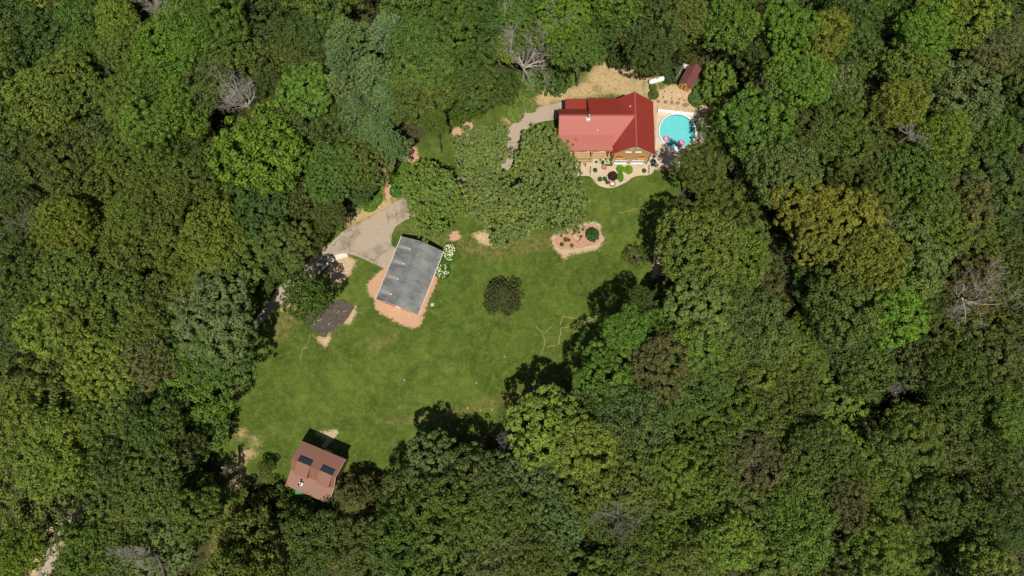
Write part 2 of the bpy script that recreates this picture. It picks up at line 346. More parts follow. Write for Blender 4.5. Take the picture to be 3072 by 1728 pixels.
def terrain():
    xs = np.concatenate([[-1600,-700,-300,-160], np.arange(-108, 108.1, 0.45), [160,300,700,1600]])
    ys = np.concatenate([[-1500,-600,-200,-80], np.arange(-42, 96.1, 0.45), [150,300,700,1800]])
    X, Y = np.meshgrid(xs, ys); nx, ny = len(xs), len(ys)
    co_ = np.stack([X.ravel(), Y.ravel(), np.zeros(X.size)], 1)
    i = np.arange(nx*ny).reshape(ny, nx)
    q = np.stack([i[:-1,:-1], i[:-1,1:], i[1:,1:], i[1:,:-1]], -1).reshape(-1, 4)
    me = bpy.data.meshes.new('ground'); me.from_pydata(co_.tolist(), [], q.tolist())
    for k, polys in PATCH.items():
        d = np.full(X.size, 1e9)
        for P in polys: d = np.minimum(d, sdf(P, X.ravel(), Y.ravel()))
        if k == 'forest': d = -d
        a = me.attributes.new(k, 'FLOAT', 'POINT'); a.data.foreach_set('value', np.clip(d, -12, 12).astype(np.float32))
    s = N('lawn_and_soil'); pos = s.co()
    n1 = s.noise(0.07, 4, 0.6); n2 = s.noise(0.55, 5, 0.7, dist=0.6); n3 = s.noise(4.5, 4, 0.8); n4 = s.noise(1.6, 5, 0.7)
    st = s.noise(0.5, 4, 0.6, sc=(0.25, 1.6, 1)); 
    n0 = s.noise(0.16, 5, 0.65, dist=1.2); c = s.mix(s.ramp(n1, [(0.38, 0.0), (0.62, 1.0)]), (0.066, 0.104, 0.014), (0.110, 0.150, 0.028)); c = s.mix(1.0, c, (0.80, 0.86, 0.58), 'MULTIPLY'); c = s.mix(s.ramp(n0, [(0.40, 0.0), (0.60, 1.0)]), s.mix(1.0, c, (0.72, 0.76, 0.8), 'MULTIPLY'), s.mix(1.0, c, (1.3, 1.2, 1.25), 'MULTIPLY'))
    c = s.mix(s.math('MULTIPLY', s.step(n2, 0.48, 0.62), 0.5), c, (0.125, 0.165, 0.035))
    c = s.mix(s.math('MULTIPLY', s.step(st, 0.45, 0.65), 0.35), c, (0.055, 0.10, 0.014))
    c = s.mix(s.math('MULTIPLY', s.step(n4, 0.54, 0.68), 0.45), c, (0.17, 0.155, 0.06))
    c = s.mix(s.math('MULTIPLY', s.step(n3, 0.52, 0.68), 0.55), c, (0.165, 0.20, 0.06))
    c = s.mix(s.math('MULTIPLY', s.step(n3, 0.47, 0.32), 0.6), c, (0.04, 0.065, 0.01))
    g0 = G(1370, 800); vm = s.n('ShaderNodeVectorMath', operation='DISTANCE'); s.L(pos, vm.inputs[0]); vm.inputs[1].default_value = (g0.x, g0.y, 0)
    ring = s.math('SINE', s.math('ADD', s.math('MULTIPLY', vm.outputs['Value'], 3.4), s.math('MULTIPLY', n0, 7.0)))
    c = s.mix(s.math('MULTIPLY', s.step(ring, -0.3, 1.0), s.step(n1, 0.3, 0.6)), c, s.mix(1.0, c, (0.91, 0.93, 0.9), 'MULTIPLY'))
    rag = s.math('ADD', s.math('MULTIPLY', s.math('SUBTRACT', n4, 0.5), 4.0), s.math('MULTIPLY', s.math('SUBTRACT', n3, 0.5), 1.6))
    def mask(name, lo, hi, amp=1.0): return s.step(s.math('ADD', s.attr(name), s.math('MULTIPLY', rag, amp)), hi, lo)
    n5 = s.noise(1.3, 8, 0.82, dist=0.4)
    c = s.mix(s.math('MULTIPLY', s.step(n5, 0.52, 0.62), 0.55), c, (0.150, 0.180, 0.050)); c = s.mix(s.math('MULTIPLY', s.step(n5, 0.48, 0.38), 0.5), c, (0.045, 0.072, 0.012))
    c = s.mix(s.math('MULTIPLY', s.math('MULTIPLY', mask('brown', -1.2, 1.4), s.step(n5, 0.44, 0.56)), 0.7), c, s.mix(n3, (0.20, 0.125, 0.05), (0.26, 0.19, 0.09)))
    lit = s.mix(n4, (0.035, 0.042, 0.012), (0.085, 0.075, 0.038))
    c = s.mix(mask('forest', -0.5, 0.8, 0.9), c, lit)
    straw = s.mix(s.ramp(s.math('ADD', s.math('MULTIPLY', n3, 0.4), s.math('MULTIPLY', n4, 0.6)), [(0.4, 0.0), (0.6, 1.0)]), (0.28, 0.19, 0.085), (0.60, 0.46, 0.25))
    straw = s.mix(s.math('MULTIPLY', s.step(n0, 0.5, 0.62), 0.75), straw, s.mix(n3, (0.10, 0.13, 0.03), (0.24, 0.23, 0.08))); straw = s.mix(s.math('MULTIPLY', s.step(n4, 0.5, 0.62), 0.35), straw, (0.24, 0.15, 0.07))
    c = s.mix(mask('straw', -0.7, 0.8, 1.2), c, straw)
    sand = s.mix(s.ramp(n4, [(0.35, 0.0), (0.65, 1.0)]), (0.38, 0.26, 0.14), (0.60, 0.45, 0.28))
    c = s.mix(mask('sand', -0.25, 0.4, 0.7), c, sand)
    pk = s.mix(s.ramp(n3, [(0.3, 0.0), (0.7, 1.0)]), (0.36, 0.185, 0.105), (0.62, 0.40, 0.26)); pk = s.mix(s.math('MULTIPLY', s.step(n2, 0.5, 0.62), 0.5), pk, (0.50, 0.36, 0.22))
    c = s.mix(mask('pinks', -0.2, 0.35, 0.6), c, pk)
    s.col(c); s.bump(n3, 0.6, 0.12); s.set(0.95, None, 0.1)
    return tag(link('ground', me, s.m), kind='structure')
terrain()

# ---------------------------------------------------------------- driveway, paths, patios
left = [Z4(*p) for p in [(-40,1290),(30,1190),(150,1030),(230,920),(330,840),(440,740),(530,650),(600,575),(700,510),(800,415),(870,370),(1000,310),(1180,210),(1340,110)]]
far = [A(*p) for p in [(1060,478),(1130,455),(1195,430),(1245,395),(1262,350),(1290,312),(1330,280),(1390,262),(1440,258)]]
back = [A(*p) for p in [(1440,295),(1400,300),(1345,312),(1312,340),(1300,380),(1280,425),(1215,465),(1140,500),(1080,525),(1040,545)]]
right = [Z4(*p) for p in [(1330,330),(1275,385),(1252,450),(1250,510),(1275,548),(1420,600),(1300,780),(1165,728),(960,640),(852,610),(760,640),(690,690),(640,740),(545,830),(400,960),(280,1040),(110,1200),(20,1300)]]
fardown = [A(*p) for p in [(600,880),(500,985),(390,1120),(290,1220),(190,1310),(140,1400),(112,1480),(88,1480),(110,1390),(165,1295),(265,1200),(365,1095),(478,965),(590,845)]]
tag(sheet('driveway', smoothpoly(left+far+back+right+fardown, 4, 0.05, 1), 0.012, M['asphalt']), kind='structure')
tag(sheet('kerb_strip', smoothpoly([Z4(*p) for p in [(635,732),(672,676),(735,628),(795,606),(845,608),(852,636),(795,652),(735,672),(685,708),(652,740)]], 4), 0.02, M['kerb'], 0.10), kind='structure')
tag(sheet('garden_bed', smoothpoly([Z7(*p) for p in [(-300,890),(60,885),(200,868),(430,860),(560,950),(700,1110),(850,1195),(1080,1235),(1300,1185),(1500,1090),(1650,1000),(1750,915),(1980,858),(2230,850),(2360,760),(2430,610),(2420,470),(2250,430),(1150,380),(560,330),(-300,420)]], 4, 0.03, 3), 0.016, M['bed_gravel']), kind='structure')
tag(sheet('pool_patio', [G(*p) for p in [(1972,336),(2096,350),(2120,360),(2120,440),(2060,500),(1962,500),(1946,498),(1952,440),(1966,437)]], 0.016, M['concrete'], 0.03), kind='structure')
tag(sheet('path', [Z7(*p) for p in [(235,480),(560,480),(545,870),(225,870)]], 0.03, M['pavers'], 0.03), kind='structure')
tag(sheet('walkway_slab', [G(*p) for p in [(1972,436),(1998,439),(1999,498),(1971,497)]], 0.05, M['pavers'], 0.02), kind='structure')
tag(sheet('mulch_bed', smoothpoly([Z6(*p) for p in [(1040,310),(1130,235),(1290,190),(1430,150),(1540,140),(1600,180),(1610,260),(1620,320),(1560,400),(1400,440),(1250,465),(1130,460),(1060,400)]], 4, 0.06, 5), 0.012, M['pink_mulch'], 0.05), kind='structure')
for i, pl in enumerate([[(1605,978),(1630,1000),(1634,1030),(1622,1068)],[(1632,1001),(1654,980)],[(1640,1040),(1668,1035)],[(1676,1035),(1682,985),(1725,975),(1745,968),(1770,962),(1805,945)],[(1755,985),(1762,955),(1800,945)],[(1680,975),(1690,948),(1720,955),(1740,970)]]):
    tag(ribbon('bare_track', [G(*p) for p in pl], 0.17, 0.008, M['soil'], i), kind='structure')
for i, pl in enumerate([[(930,1000),(925,1030),(905,1050),(902,1080)],[(905,1050),(925,1042)],[(1988,1000),(2010,1010)],[(1855,640),(1885,632),(1912,625)],[(1892,630),(1890,650)]]):
    tag(ribbon('bare_track', [G(*p) for p in pl], 0.13, 0.008, M['soil'], 20+i), kind='structure')

# ---------------------------------------------------------------- roof builder
def roof_poly(bm, pts, thick=0.14, rib=0.0, ridge_dir=None, ribh=0.05):
    """pts: planar top outline (counter-clockwise from above); rib spacing along ridge_dir"""
    P = [Vector(p) for p in pts]
    n = (P[1]-P[0]).cross(P[2]-P[1]).normalized()
    if n.z < 0: P.reverse(); n = -n
    top = [bm.verts.new(p) for p in P]; bot = [bm.verts.new(p-n*thick) for p in P]
    bm.faces.new(top); bm.faces.new(bot[::-1]); k = len(P)
    for i in range(k): bm.faces.new((top[(i+1) % k], top[i], bot[i], bot[(i+1) % k]))
    if rib:
        c = Vector(ridge_dir).normalized(); d = n.cross(c).normalized()
        us = [p.dot(c) for p in P]; u = min(us)+rib*0.5
        while u < max(us)-0.02:
            hits = []
            for i in range(k):
                a, b = P[i], P[(i+1) % k]; ua, ub = a.dot(c)-u, b.dot(c)-u
                if (ua > 0) != (ub > 0): hits.append(a.lerp(b, ua/(ua-ub)))
            hits.sort(key=lambda h: h.dot(d))
            for h0, h1 in zip(hits[::2], hits[1::2]):
                w = 0.025; q = [h0-c*w, h0+c*w, h1+c*w, h1-c*w]
                lo = [bm.verts.new(v-n*0.01) for v in q]; hi = [bm.verts.new(v+n*ribh) for v in q]
                bm.faces.new(hi)
                for i in range(4): bm.faces.new((lo[i], lo[(i+1) % 4], hi[(i+1) % 4], hi[i]))
            u += rib
def prism(bm, prof, axis, a0, a1):
    """extrude a 2D profile [(s,z)] along axis 'x' or 'y'"""
    f = (lambda s, z, a: (a, s, z)) if axis == 'x' else (lambda s, z, a: (s, a, z))
    A0 = [bm.verts.new(f(s, z, a0)) for s, z in prof]; A1 = [bm.verts.new(f(s, z, a1)) for s, z in prof]
    bm.faces.new(A0); bm.faces.new(A1[::-1]); k = len(prof)
    for i in range(k): bm.faces.new((A0[i], A1[i], A1[(i+1) % k], A0[(i+1) % k]))
    bmesh.ops.recalc_face_normals(bm, faces=bm.faces)

# ---------------------------------------------------------------- the red-roofed log house
def house():
    T = tag(empty('log_house', (17, 50, 0)), 'log house with bright red metal roof and stone base beside the round pool', 'house')
    off = Vector((-17, -50, 0))
    def add(name, bm, m, parent=T, smooth=False):
        for v in bm.verts: v.co += off if parent is T else Vector((0, 0, 0))
        return obj(name, bm, m, parent, smooth=smooth)
    # gabled wing running up the photo
    bm = bmesh.new(); prism(bm, [(18.1, 2.0), (24.9, 2.0), (24.9, 5.35), (21.45, 8.7), (18.1, 5.35)], 'y', 46.02, 55.3); add('log_wall', bm, M['logs'])
    bm = bmesh.new(); prism(bm, [(18.08, 0.0), (24.92, 0.0), (24.92, 2.0), (18.08, 2.0)], 'y', 45.98, 55.34); add('stone_base', bm, M['stone_wall'])
    bm = bmesh.new(); prism(bm, [(47.6, 0), (53.6, 0), (53.6, 6.1), (51.45, 8.6), (48.6, 6.2), (47.6, 5.3)], 'x', 8.6, 18.2); add('wall', bm, M['logs'])
    bm = bmesh.new(); prism(bm, [(53.65, 0), (55.5, 0), (55.5, 4.9), (53.65, 5.55)], 'x', 9.9, 13.2); add('lean_to_wall', bm, M['logs'])
    bm = bmesh.new(); prism(bm, [(53.62, 0), (55.6, 0), (55.6, 6.1), (53.62, 7.1)], 'x', 13.7, 18.2); add('rear_wall', bm, M['logs'])
    # roofs
    bm = bmesh.new()
    y0, y1 = 45.8, 55.85
    ZR = 9.05; YR = 51.45; XR = 21.45; pa = (ZR-5.6)/(YR-47.35)
    roof_poly(bm, [(XR, y0, ZR), (25.4, y0, 5.2), (25.4, y1, 5.2), (XR, y1, ZR)], .14, .42, (0, 1, 0))
    roof_poly(bm, [(XR, y0, ZR), (XR, y1, ZR), (17.6, y1, 5.25), (17.6, y0, 5.25)], .14, .42, (0, 1, 0))
    box(bm, XR-.12, y0-.01, ZR-.06, XR+.12, y1+.01, ZR+.05)
    r = add('roof', bm, M['red_roof']); r['label'] = 'deep red gabled metal roof over the wing with the log gable'
    bm = bmesh.new(); yb = 48.75; zb = ZR-pa*(YR-yb)
    roof_poly(bm, [(8.2, YR, ZR), (8.2, yb, zb), (17.75, yb, zb), (17.75, 47.35, 5.6), (XR-.05, 47.35, 5.6), (XR-.05, YR, ZR)], .14, .42, (1, 0, 0))
    roof_poly(bm, [(8.2, yb+.02, zb-.02), (8.2, 46.0, zb-.3), (17.72, 46.0, zb-.3), (17.72, yb+.02, zb-.02)], .12, .42, (1, 0, 0))
    box(bm, 8.19, YR-.1, ZR-.07, XR-.15, YR+.1, ZR+.06)
    r = add('roof', bm, M['red_roof']); r['label'] = 'sunlit red roof slope with lower porch slope'
    bm = bmesh.new()
    roof_poly(bm, [(13.45, YR+.02, ZR-.02), (20.6, YR+.02, ZR-.02), (19.4, 56.0, 6.3), (13.45, 56.0, 6.3)], .14, .42, (1, 0, 0))
    roof_poly(bm, [(8.2, YR+.02, ZR-.02), (13.44, YR+.02, ZR-.02), (13.44, 54.1, 5.9), (8.2, 54.1, 5.9)], .14, .42, (1, 0, 0))
    roof_poly(bm, [(9.6, 53.9, 5.85), (13.4, 53.9, 5.85), (13.4, 56.4, 5.2), (9.6, 56.4, 5.2)], .12, .42, (1, 0, 0))
    r = add('roof', bm, M['red_roof']); r['label'] = 'rear red roof slopes in two levels'
    # gable trim boards
    bm = bmesh.new()
    for sx in (-1, 1):
        a = Vector((21.45, 45.83, 8.86)); b = Vector((21.45+sx*3.8, 45.83, 5.1)); d = (b-a).normalized(); nn = Vector((0, 1, 0)).cross(d)
        q = [a, b, b-nn*0.22*(-sx), a-nn*0.22*(-sx)]
        vs = [bm.verts.new(p) for p in q]+[bm.verts.new(p+Vector((0, .06, 0))) for p in q]
        for f in ((0,1,2,3),(7,6,5,4),(0,4,5,1),(1,5,6,2),(2,6,7,3),(3,7,4,0)): bm.faces.new([vs[i] for i in f])
    bmesh.ops.recalc_face_normals(bm, faces=bm.faces); add('gable_trim', bm, M['cream'])
    for x in (18.2, 24.8):
        bm = bmesh.new(); tube(bm, [(x, 45.9, 5.2), (x, 45.9, 0)], [.06, .06], 6); add('downspout', bm, M['dark_wood'])
    # windows on the gable front
    def window(cx, z, w, h, fm, panes=1, label=None, y=45.98):
        bm = bmesh.new(); t = 0.09
        box(bm, cx-w/2-t, y-.07, z-h/2-t, cx+w/2+t, y-.0, z-h/2); box(bm, cx-w/2-t, y-.07, z+h/2, cx+w/2+t, y, z+h/2+t)
        box(bm, cx-w/2-t, y-.07, z-h/2, cx-w/2, y, z+h/2); box(bm, cx+w/2, y-.07, z-h/2, cx+w/2+t, y, z+h/2)
        for k in range(1, panes): box(bm, cx-w/2+w*k/panes-.04, y-.07, z-h/2, cx-w/2+w*k/panes+.04, y, z+h/2)
        box(bm, cx-w/2, y-.05, z-.03, cx+w/2, y-.004, z+.03)
        f = add('window', bm, fm)
        if label: f['label'] = label
        bm = bmesh.new(); box(bm, cx-w/2, y-.02, z-h/2, cx+w/2, y+.0, z+h/2)
        for v in bm.verts: v.co += off
        obj('pane', bm, M['glass'], f)
        bm = bmesh.new(); box(bm, cx-w/2-t-.05, y-.26, z-h/2-t-.07, cx+w/2+t+.05, y-.0, z-h/2-t-.003)
        for v in bm.verts: v.co += off
        obj('sill', bm, fm, f)
    for cx in (20.55, 22.3): window(cx, 6.75, .85, 1.05, M['cream'], 1, 'small cream framed gable window')
    for cx in (19.4, 23.3): window(cx, 3.75, .9, 1.15, M['orange_wood'], 1, 'orange framed window in the log wall')
    for cx in (19.95, 23.0): window(cx, 1.25, 2.0, .95, M['white'], 2, 'white double basement window in the stone base')
    for x in (14.2, 16.4):
        window(x, 3.3, .9, 1.1, M['cream'], 1, 'porch wall window', y=47.55)
    # door + porch
    bm = bmesh.new(); box(bm, 12.3, 47.5, 2.2, 13.2, 47.6, 4.25); d = add('door', bm, M['dark_wood'])
    bm = bmesh.new(); tube(bm, [(13.05-17, 47.44-50, 3.2), (13.05-17, 47.5-50, 3.2)], [.05, .05], 6); obj('handle', bm, M['galv'], d)
    bm = bmesh.new(); box(bm, 8.5, 46.3, 1.9, 17.9, 47.58, 2.15); add('porch_floor', bm, M['deck_wood'])
    for x in (8.6, 11.2, 14.4, 17.4):
        bm = bmesh.new(); box(bm, x-.1, 46.35, 0, x+.1, 46.55, 5.15); add('post', bm, M['logs'])
    # chimney + roof vents
    bm = bmesh.new(); box(bm, 12.95, 50.6, 8.0, 13.55, 51.2, 8.9); c = add('chimney_base', bm, M['white']); c['label'] = 'white flashing box of the stove pipe'
    bm = bmesh.new(); lathe(bm, [(.13, 8.8), (.13, 10.2), (.24, 10.22), (.24, 10.3), (.05, 10.45), (.001, 10.46)], 12, (13.25, 50.9, 0)); add('stove_pipe', bm, M['galv'], smooth=True)
    for (x, y, z) in ((15.0, 49.4, 7.25), (20.7, 53.4, 8.25)):
        bm = bmesh.new(); lathe(bm, [(.09, z-.1), (.09, z+.3), (.001, z+.32)], 10, (x, y, 0)); add('vent_pipe', bm, M['white'])
    bm = bmesh.new()
    tube(bm, [(25.43, y0, 5.08), (25.43, y1, 5.08)], [.07, .07], 6); add('gutter', bm, M['red_roof'])
    bm = bmesh.new(); tube(bm, [(17.7, 45.95, zb-.4), (8.2, 45.95, zb-.4)], [.07, .07], 6); add('gutter', bm, M['red_roof'])
house()

# ---------------------------------------------------------------- garage
def garage():
    ang = math.atan2(28.64-31.37, -11.77+19.21); base = Vector((-17.93, 24.42, 0))
    T = tag(empty('garage', base, ang), 'long grey-roofed garage with four round roof vents beside the driveway', 'garage')
    hw, hl, ze, zr, rx = 3.97, 6.02, 2.7, 4.6, 0.05
    bm = bmesh.new(); prism(bm, [(-hw+.35, 0), (hw-.35, 0), (hw-.35, ze+.02), (rx, zr-.14), (-hw+.35, ze+.02)], 'y', -hl+.12, hl-.35); obj('wall', bm, M['brick'], T)
    vents = [(-1.45, 4.15), (-1.5, 1.35), (-1.45, -1.5), (-1.5, -4.35)]
    def slope(x0, z0, x1, z1, y0, y1, nx=44, ny=120):
        bm = bmesh.new(); V = [[bm.verts.new((x0+(x1-x0)*i/nx, y0+(y1-y0)*j/ny, z0+(z1-z0)*i/nx)) for i in range(nx+1)] for j in range(ny+1)]
        for j in range(ny):
            for i in range(nx): bm.faces.new((V[j][i], V[j][i+1], V[j+1][i+1], V[j+1][i]))
        bmesh.ops.solidify
        return bm
    for (xa, za, xb, zb, lab) in ((-hw, ze, rx, zr, 'left roof slope with four pale streaks below the vents'), (rx, zr, hw, ze, 'right roof slope, plain grey')):
        bm = slope(xa, za, xb, zb, -hl, hl)
        me = bpy.data.meshes.new('roof'); bm.to_mesh(me); bm.free()
        c = np.zeros(len(me.vertices)*3); me.vertices.foreach_get('co', c); c = c.reshape(-1, 3); r = np.zeros(len(c)); mo = np.zeros(len(c))
        if xa < 0:
            for (vx, vy) in vents:
                t = (vx-c[:, 0])/(vx+hw); w = 0.33; dy = np.abs(c[:, 1]-vy)
                r = np.maximum(r, np.clip((w-dy)/0.07, 0, 1)*np.clip((t+0.06)/0.05, 0, 1)*np.clip(1.0-np.clip(t, 0, 1)**4*0.8, 0, 1))
                dm = np.abs(c[:, 1]-(vy-1.25)); mo = np.maximum(mo, np.clip((0.75-dm)/0.5, 0, 1)*np.clip((t-0.25)/0.3, 0, 1)*0.7*(0.6+0.4*np.sin(c[:, 1]*9+c[:, 0]*3)))
        for nm, v in (('streak', r), ('moss', mo)):
            a = me.attributes.new(nm, 'FLOAT', 'POINT'); a.data.foreach_set('value', v.astype(np.float32))
        o = link('roof', me, M['shingles'], T); o['label'] = lab
        md = o.modifiers.new('thickness', 'SOLIDIFY'); md.thickness = 0.1; md.offset = -1
        o.location.z = 0.06
    bm = bmesh.new(); tube(bm, [(rx, -hl-.01, zr+.05), (rx, hl+.01, zr+.05)], [.07, .07], 6); obj('ridge_cap', bm, M['shingles'], T)
    for (vx, vy) in vents:
        z = ze+(zr-ze)*(vx+hw)/(hw+rx)
        bm = bmesh.new(); lathe(bm, [(.15, z-.05), (.15, z+.15), (.21, z+.17), (.2, z+.26), (.1, z+.32), (.001, z+.33)], 14, (vx, vy, 0)); obj('roof_vent', bm, M['galv'], T, smooth=True)
    for sx in (-1, 1):
        bm = bmesh.new(); tube(bm, [(sx*(hw+.05), -hl, ze), (sx*(hw+.05), hl, ze)], [.08, .08], 6); obj('gutter', bm, M['cream'], T)
    bm = bmesh.new()
    for sx in (-1, 1):
        a, b = (rx, zr), (sx*hw, ze)
        vs = [bm.verts.new((x, y, z)) for y in (-hl-.05, -hl-.005) for (x, z) in ((a[0], a[1]+.05), (b[0], b[1]+.05), (b[0], b[1]-.12), (a[0], a[1]-.12))]
        for f in ((0,1,2,3),(7,6,5,4),(0,4,5,1),(1,5,6,2),(2,6,7,3),(3,7,4,0)): bm.faces.new([vs[i] for i in f])
    bmesh.ops.recalc_face_normals(bm, faces=bm.faces); obj('fascia', bm, M['cream'], T)
    for y in (-3.4, 0.3, 4.0):
        bm = bmesh.new(); box(bm, -hw+.28, y-1.25, 0.05, -hw+.34, y+1.25, 2.3)
        for k in range(1, 4): box(bm, -hw+.26, y-1.25, k*.57, -hw+.28, y+1.25, k*.57+.04)
        obj('garage_door', bm, M['white'], T)
    bm = bmesh.new(); box(bm, -.5, -hl+.07, 0.05, .45, -hl+.118, 2.1); d = obj('door', bm, M['white'], T)
    bm = bmesh.new(); tube(bm, [(.3, -hl+.0, 1.05), (.3, -hl+.07, 1.05)], [.04, .04], 6); obj('handle', bm, M['galv'], d)
garage()

# ---------------------------------------------------------------- brown cabin
def cabin():
    ang = math.atan2(-2.93, 7.26); ca, sa = math.cos(ang), math.sin(ang)
    base = Vector((-34.33+ca*3.9+sa*3.85, -3.83+sa*3.9-ca*3.85, 0)) + Vector((-0.3, -0.1, 0))
    T = tag(empty('cabin', base, ang), 'brown metal-roofed cabin with two dark skylights at the lower edge of the lawn', 'cabin')
    hw = 3.9; pr = [(3.85, 4.6), (0.85, 6.2), (-1.2, 3.75), (-3.95, 2.85)]     # (y,z) of the roof line, photo top to bottom
    bm = bmesh.new(); prism(bm, [(3.5, 0), (3.5, 4.6), (.85, 6.02), (-1.15, 3.6), (-1.15, 0)], 'x', -hw+.35, hw-.35); obj('wall', bm, M['dark_wood'], T)
    lab = ['far roof slope', 'steep darker roof slope', 'porch roof slope']
    for i in range(3):
        (ya, za), (yb, zb) = pr[i], pr[i+1]; bm = bmesh.new()
        roof_poly(bm, [(-hw, ya, za), (-hw, yb, zb), (hw, yb, zb), (hw, ya, za)], .12, .3, (1, 0, 0), 0.03); o = obj('roof', bm, M['brown_roof'], T); o['label'] = lab[i]
    for x0, x1 in ((-2.85, -.55), (1.15, 3.35)):
        # shed dormer of low pitch with its long dark skylight panel
        bm = bmesh.new(); P = [(x0, 1.0, 6.28), (x0, -1.25, 4.62), (x1, -1.25, 4.62), (x1, 1.0, 6.28)]
        P = [(x0, 0.95, 6.3), (x0, -1.35, 5.05), (x1, -1.35, 5.05), (x1, 0.95, 6.3)]
        roof_poly(bm, P, .1, .3, (1, 0, 0), 0.03); d = obj('dormer_roof', bm, M['brown_roof'], T)
        bm = bmesh.new()
        for x in (x0+.1, x1-.1):
            vs = [bm.verts.new((x+q, y, z)) for q in (-.04, .04) for (y, z) in ((.8, 6.1), (-1.22, 5.0), (-1.22, 3.8))]
            for f in ((0,1,2),(5,4,3),(0,3,4,1),(1,4,5,2),(2,5,3,0)): bm.faces.new([vs[i] for i in f])
        box(bm, x0+.14, -1.22, 3.7, x1-.14, -1.14, 4.95)
        bmesh.ops.recalc_face_normals(bm, faces=bm.faces); obj('dormer_wall', bm, M['dark_wood'], T)
        bm = bmesh.new(); n = Vector((0, .47, .88)); a = Vector((x0+.05, 1.0, 6.23)); b = Vector((x0+.05, 1.78, 5.82))
        q = [a, Vector((x1-.05, a.y, a.z)), Vector((x1-.05, b.y, b.z)), b]
        vs = [bm.verts.new(p) for p in q]+[bm.verts.new(p+n*.1) for p in q]
        for f in ((3,2,1,0),(4,5,6,7),(0,1,5,4),(1,2,6,5),(2,3,7,6),(3,0,4,7)): bm.faces.new([vs[i] for i in f])
        o = obj('skylight', bm, M['glass'], T)
        bm = bmesh.new()
        for (s0, s1, t0, t1) in ((x0, x1, .96, 1.04), (x0, x1, 1.75, 1.83), (x0, x0+.07, 1.04, 1.75), (x1-.07, x1, 1.04, 1.75)):
            z0, z1 = 6.2-(t0-.85)*.533, 6.2-(t1-.85)*.533
            vs = [bm.verts.new(p) for p in ((s0, t0, z0), (s1, t0, z0), (s1, t1, z1), (s0, t1, z1))]+[bm.verts.new((p[0], p[1], p[2]+.17)) for p in ((s0, t0, z0), (s1, t0, z0), (s1, t1, z1), (s0, t1, z1))]
            for f in ((3,2,1,0),(4,5,6,7),(0,1,5,4),(1,2,6,5),(2,3,7,6),(3,0,4,7)): bm.faces.new([vs[i] for i in f])
        obj('frame', bm, M['iron'], o)
    bm = bmesh.new(); lathe(bm, [(.10, 3.4), (.10, 5.0), (.17, 5.02), (.16, 5.1), (.001, 5.2)], 10, (-1.35, -2.6, 0)); obj('stove_pipe', bm, M['iron'], T)
    bm = bmesh.new(); box(bm, -1.65, -2.85, 3.5, -1.05, -2.35, 3.86); obj('pipe_flashing', bm, M['white'], T)
    for x in (-3.6, 0, 3.6):
        bm = bmesh.new(); box(bm, x-.08, -3.8, 0, x+.08, -3.64, 3.0); obj('post', bm, M['dark_wood'], T)
    bm = bmesh.new(); box(bm, -3.7, -3.8, .2, 3.7, -1.32, .35); obj('porch_floor', bm, M['pale_wood'], T)
    bm = bmesh.new(); box(bm, -.5, 3.5, .1, .5, 3.57, 2.1); d = obj('door', bm, M['pale_wood'], T)
    bm = bmesh.new(); tube(bm, [(.35, 3.57, 1.1), (.35, 3.64, 1.1)], [.04, .04], 6); obj('handle', bm, M['galv'], d)
    for x in (-2.3, 2.3):
        bm = bmesh.new(); box(bm, x-.5, 3.5, 1.2, x+.5, 3.56, 2.2); w = obj('window', bm, M['cream'], T)
        bm = bmesh.new(); box(bm, x-.42, 3.56, 1.28, x+.42, 3.58, 2.12); obj('pane', bm, M['glass'], w)
    bm = bmesh.new(); tube(bm, [(hw+.06, pr[0][0], pr[0][1]), (hw+.06, pr[1][0], pr[1][1]), (hw+.06, pr[2][0], pr[2][1]), (hw+.06, pr[3][0], pr[3][1])], [.05]*4, 5); obj('trim', bm, M['pale_wood'], T)
    # boardwalk
    a, b = Z5(1095, 165), Z5(880, 420); bm = bmesh.new(); L = (b-a).length; Mx = Matrix.Translation(a) @ Matrix.Rotation(math.atan2(b.y-a.y, b.x-a.x), 4, 'Z')
    k = 0.0
    while k < L: box(bm, k, -.42, .03, k+.17, .42, .11, Mx); k += .2
    tag(obj('boardwalk', bm, M['pale_wood']), 'narrow pale plank boardwalk leading to the brown cabin', 'boardwalk')
    # things kept behind the porch
    p = Z5(540, 1098); bm = bmesh.new(); box(bm, p.x-.7, p.y-.4, 0, p.x+.7, p.y+.35, .8); box(bm, p.x-.75, p.y-.45, .8, p.x+.75, p.y+.4, .88)
    tag(obj('storage_box', bm, M['green_paint']), 'green lidded storage box below the cabin porch roof', 'storage box')
    for q, lb in (((645, 1140), 'black tyre lying next to the green storage box'), ((695, 1162), 'black tyre farther from the green storage box')):
        p = Z5(*q); bm = bmesh.new()
        prof = [(.18, .05), (.3, 0), (.36, .08), (.36, .2), (.3, .27), (.18, .22), (.18, .05)]; lathe(bm, prof, 20, (p.x, p.y, .01))
        tag(obj('tyre', bm, M['rubber'], smooth=True), lb, 'tyre', 'tyres below the cabin')
cabin()

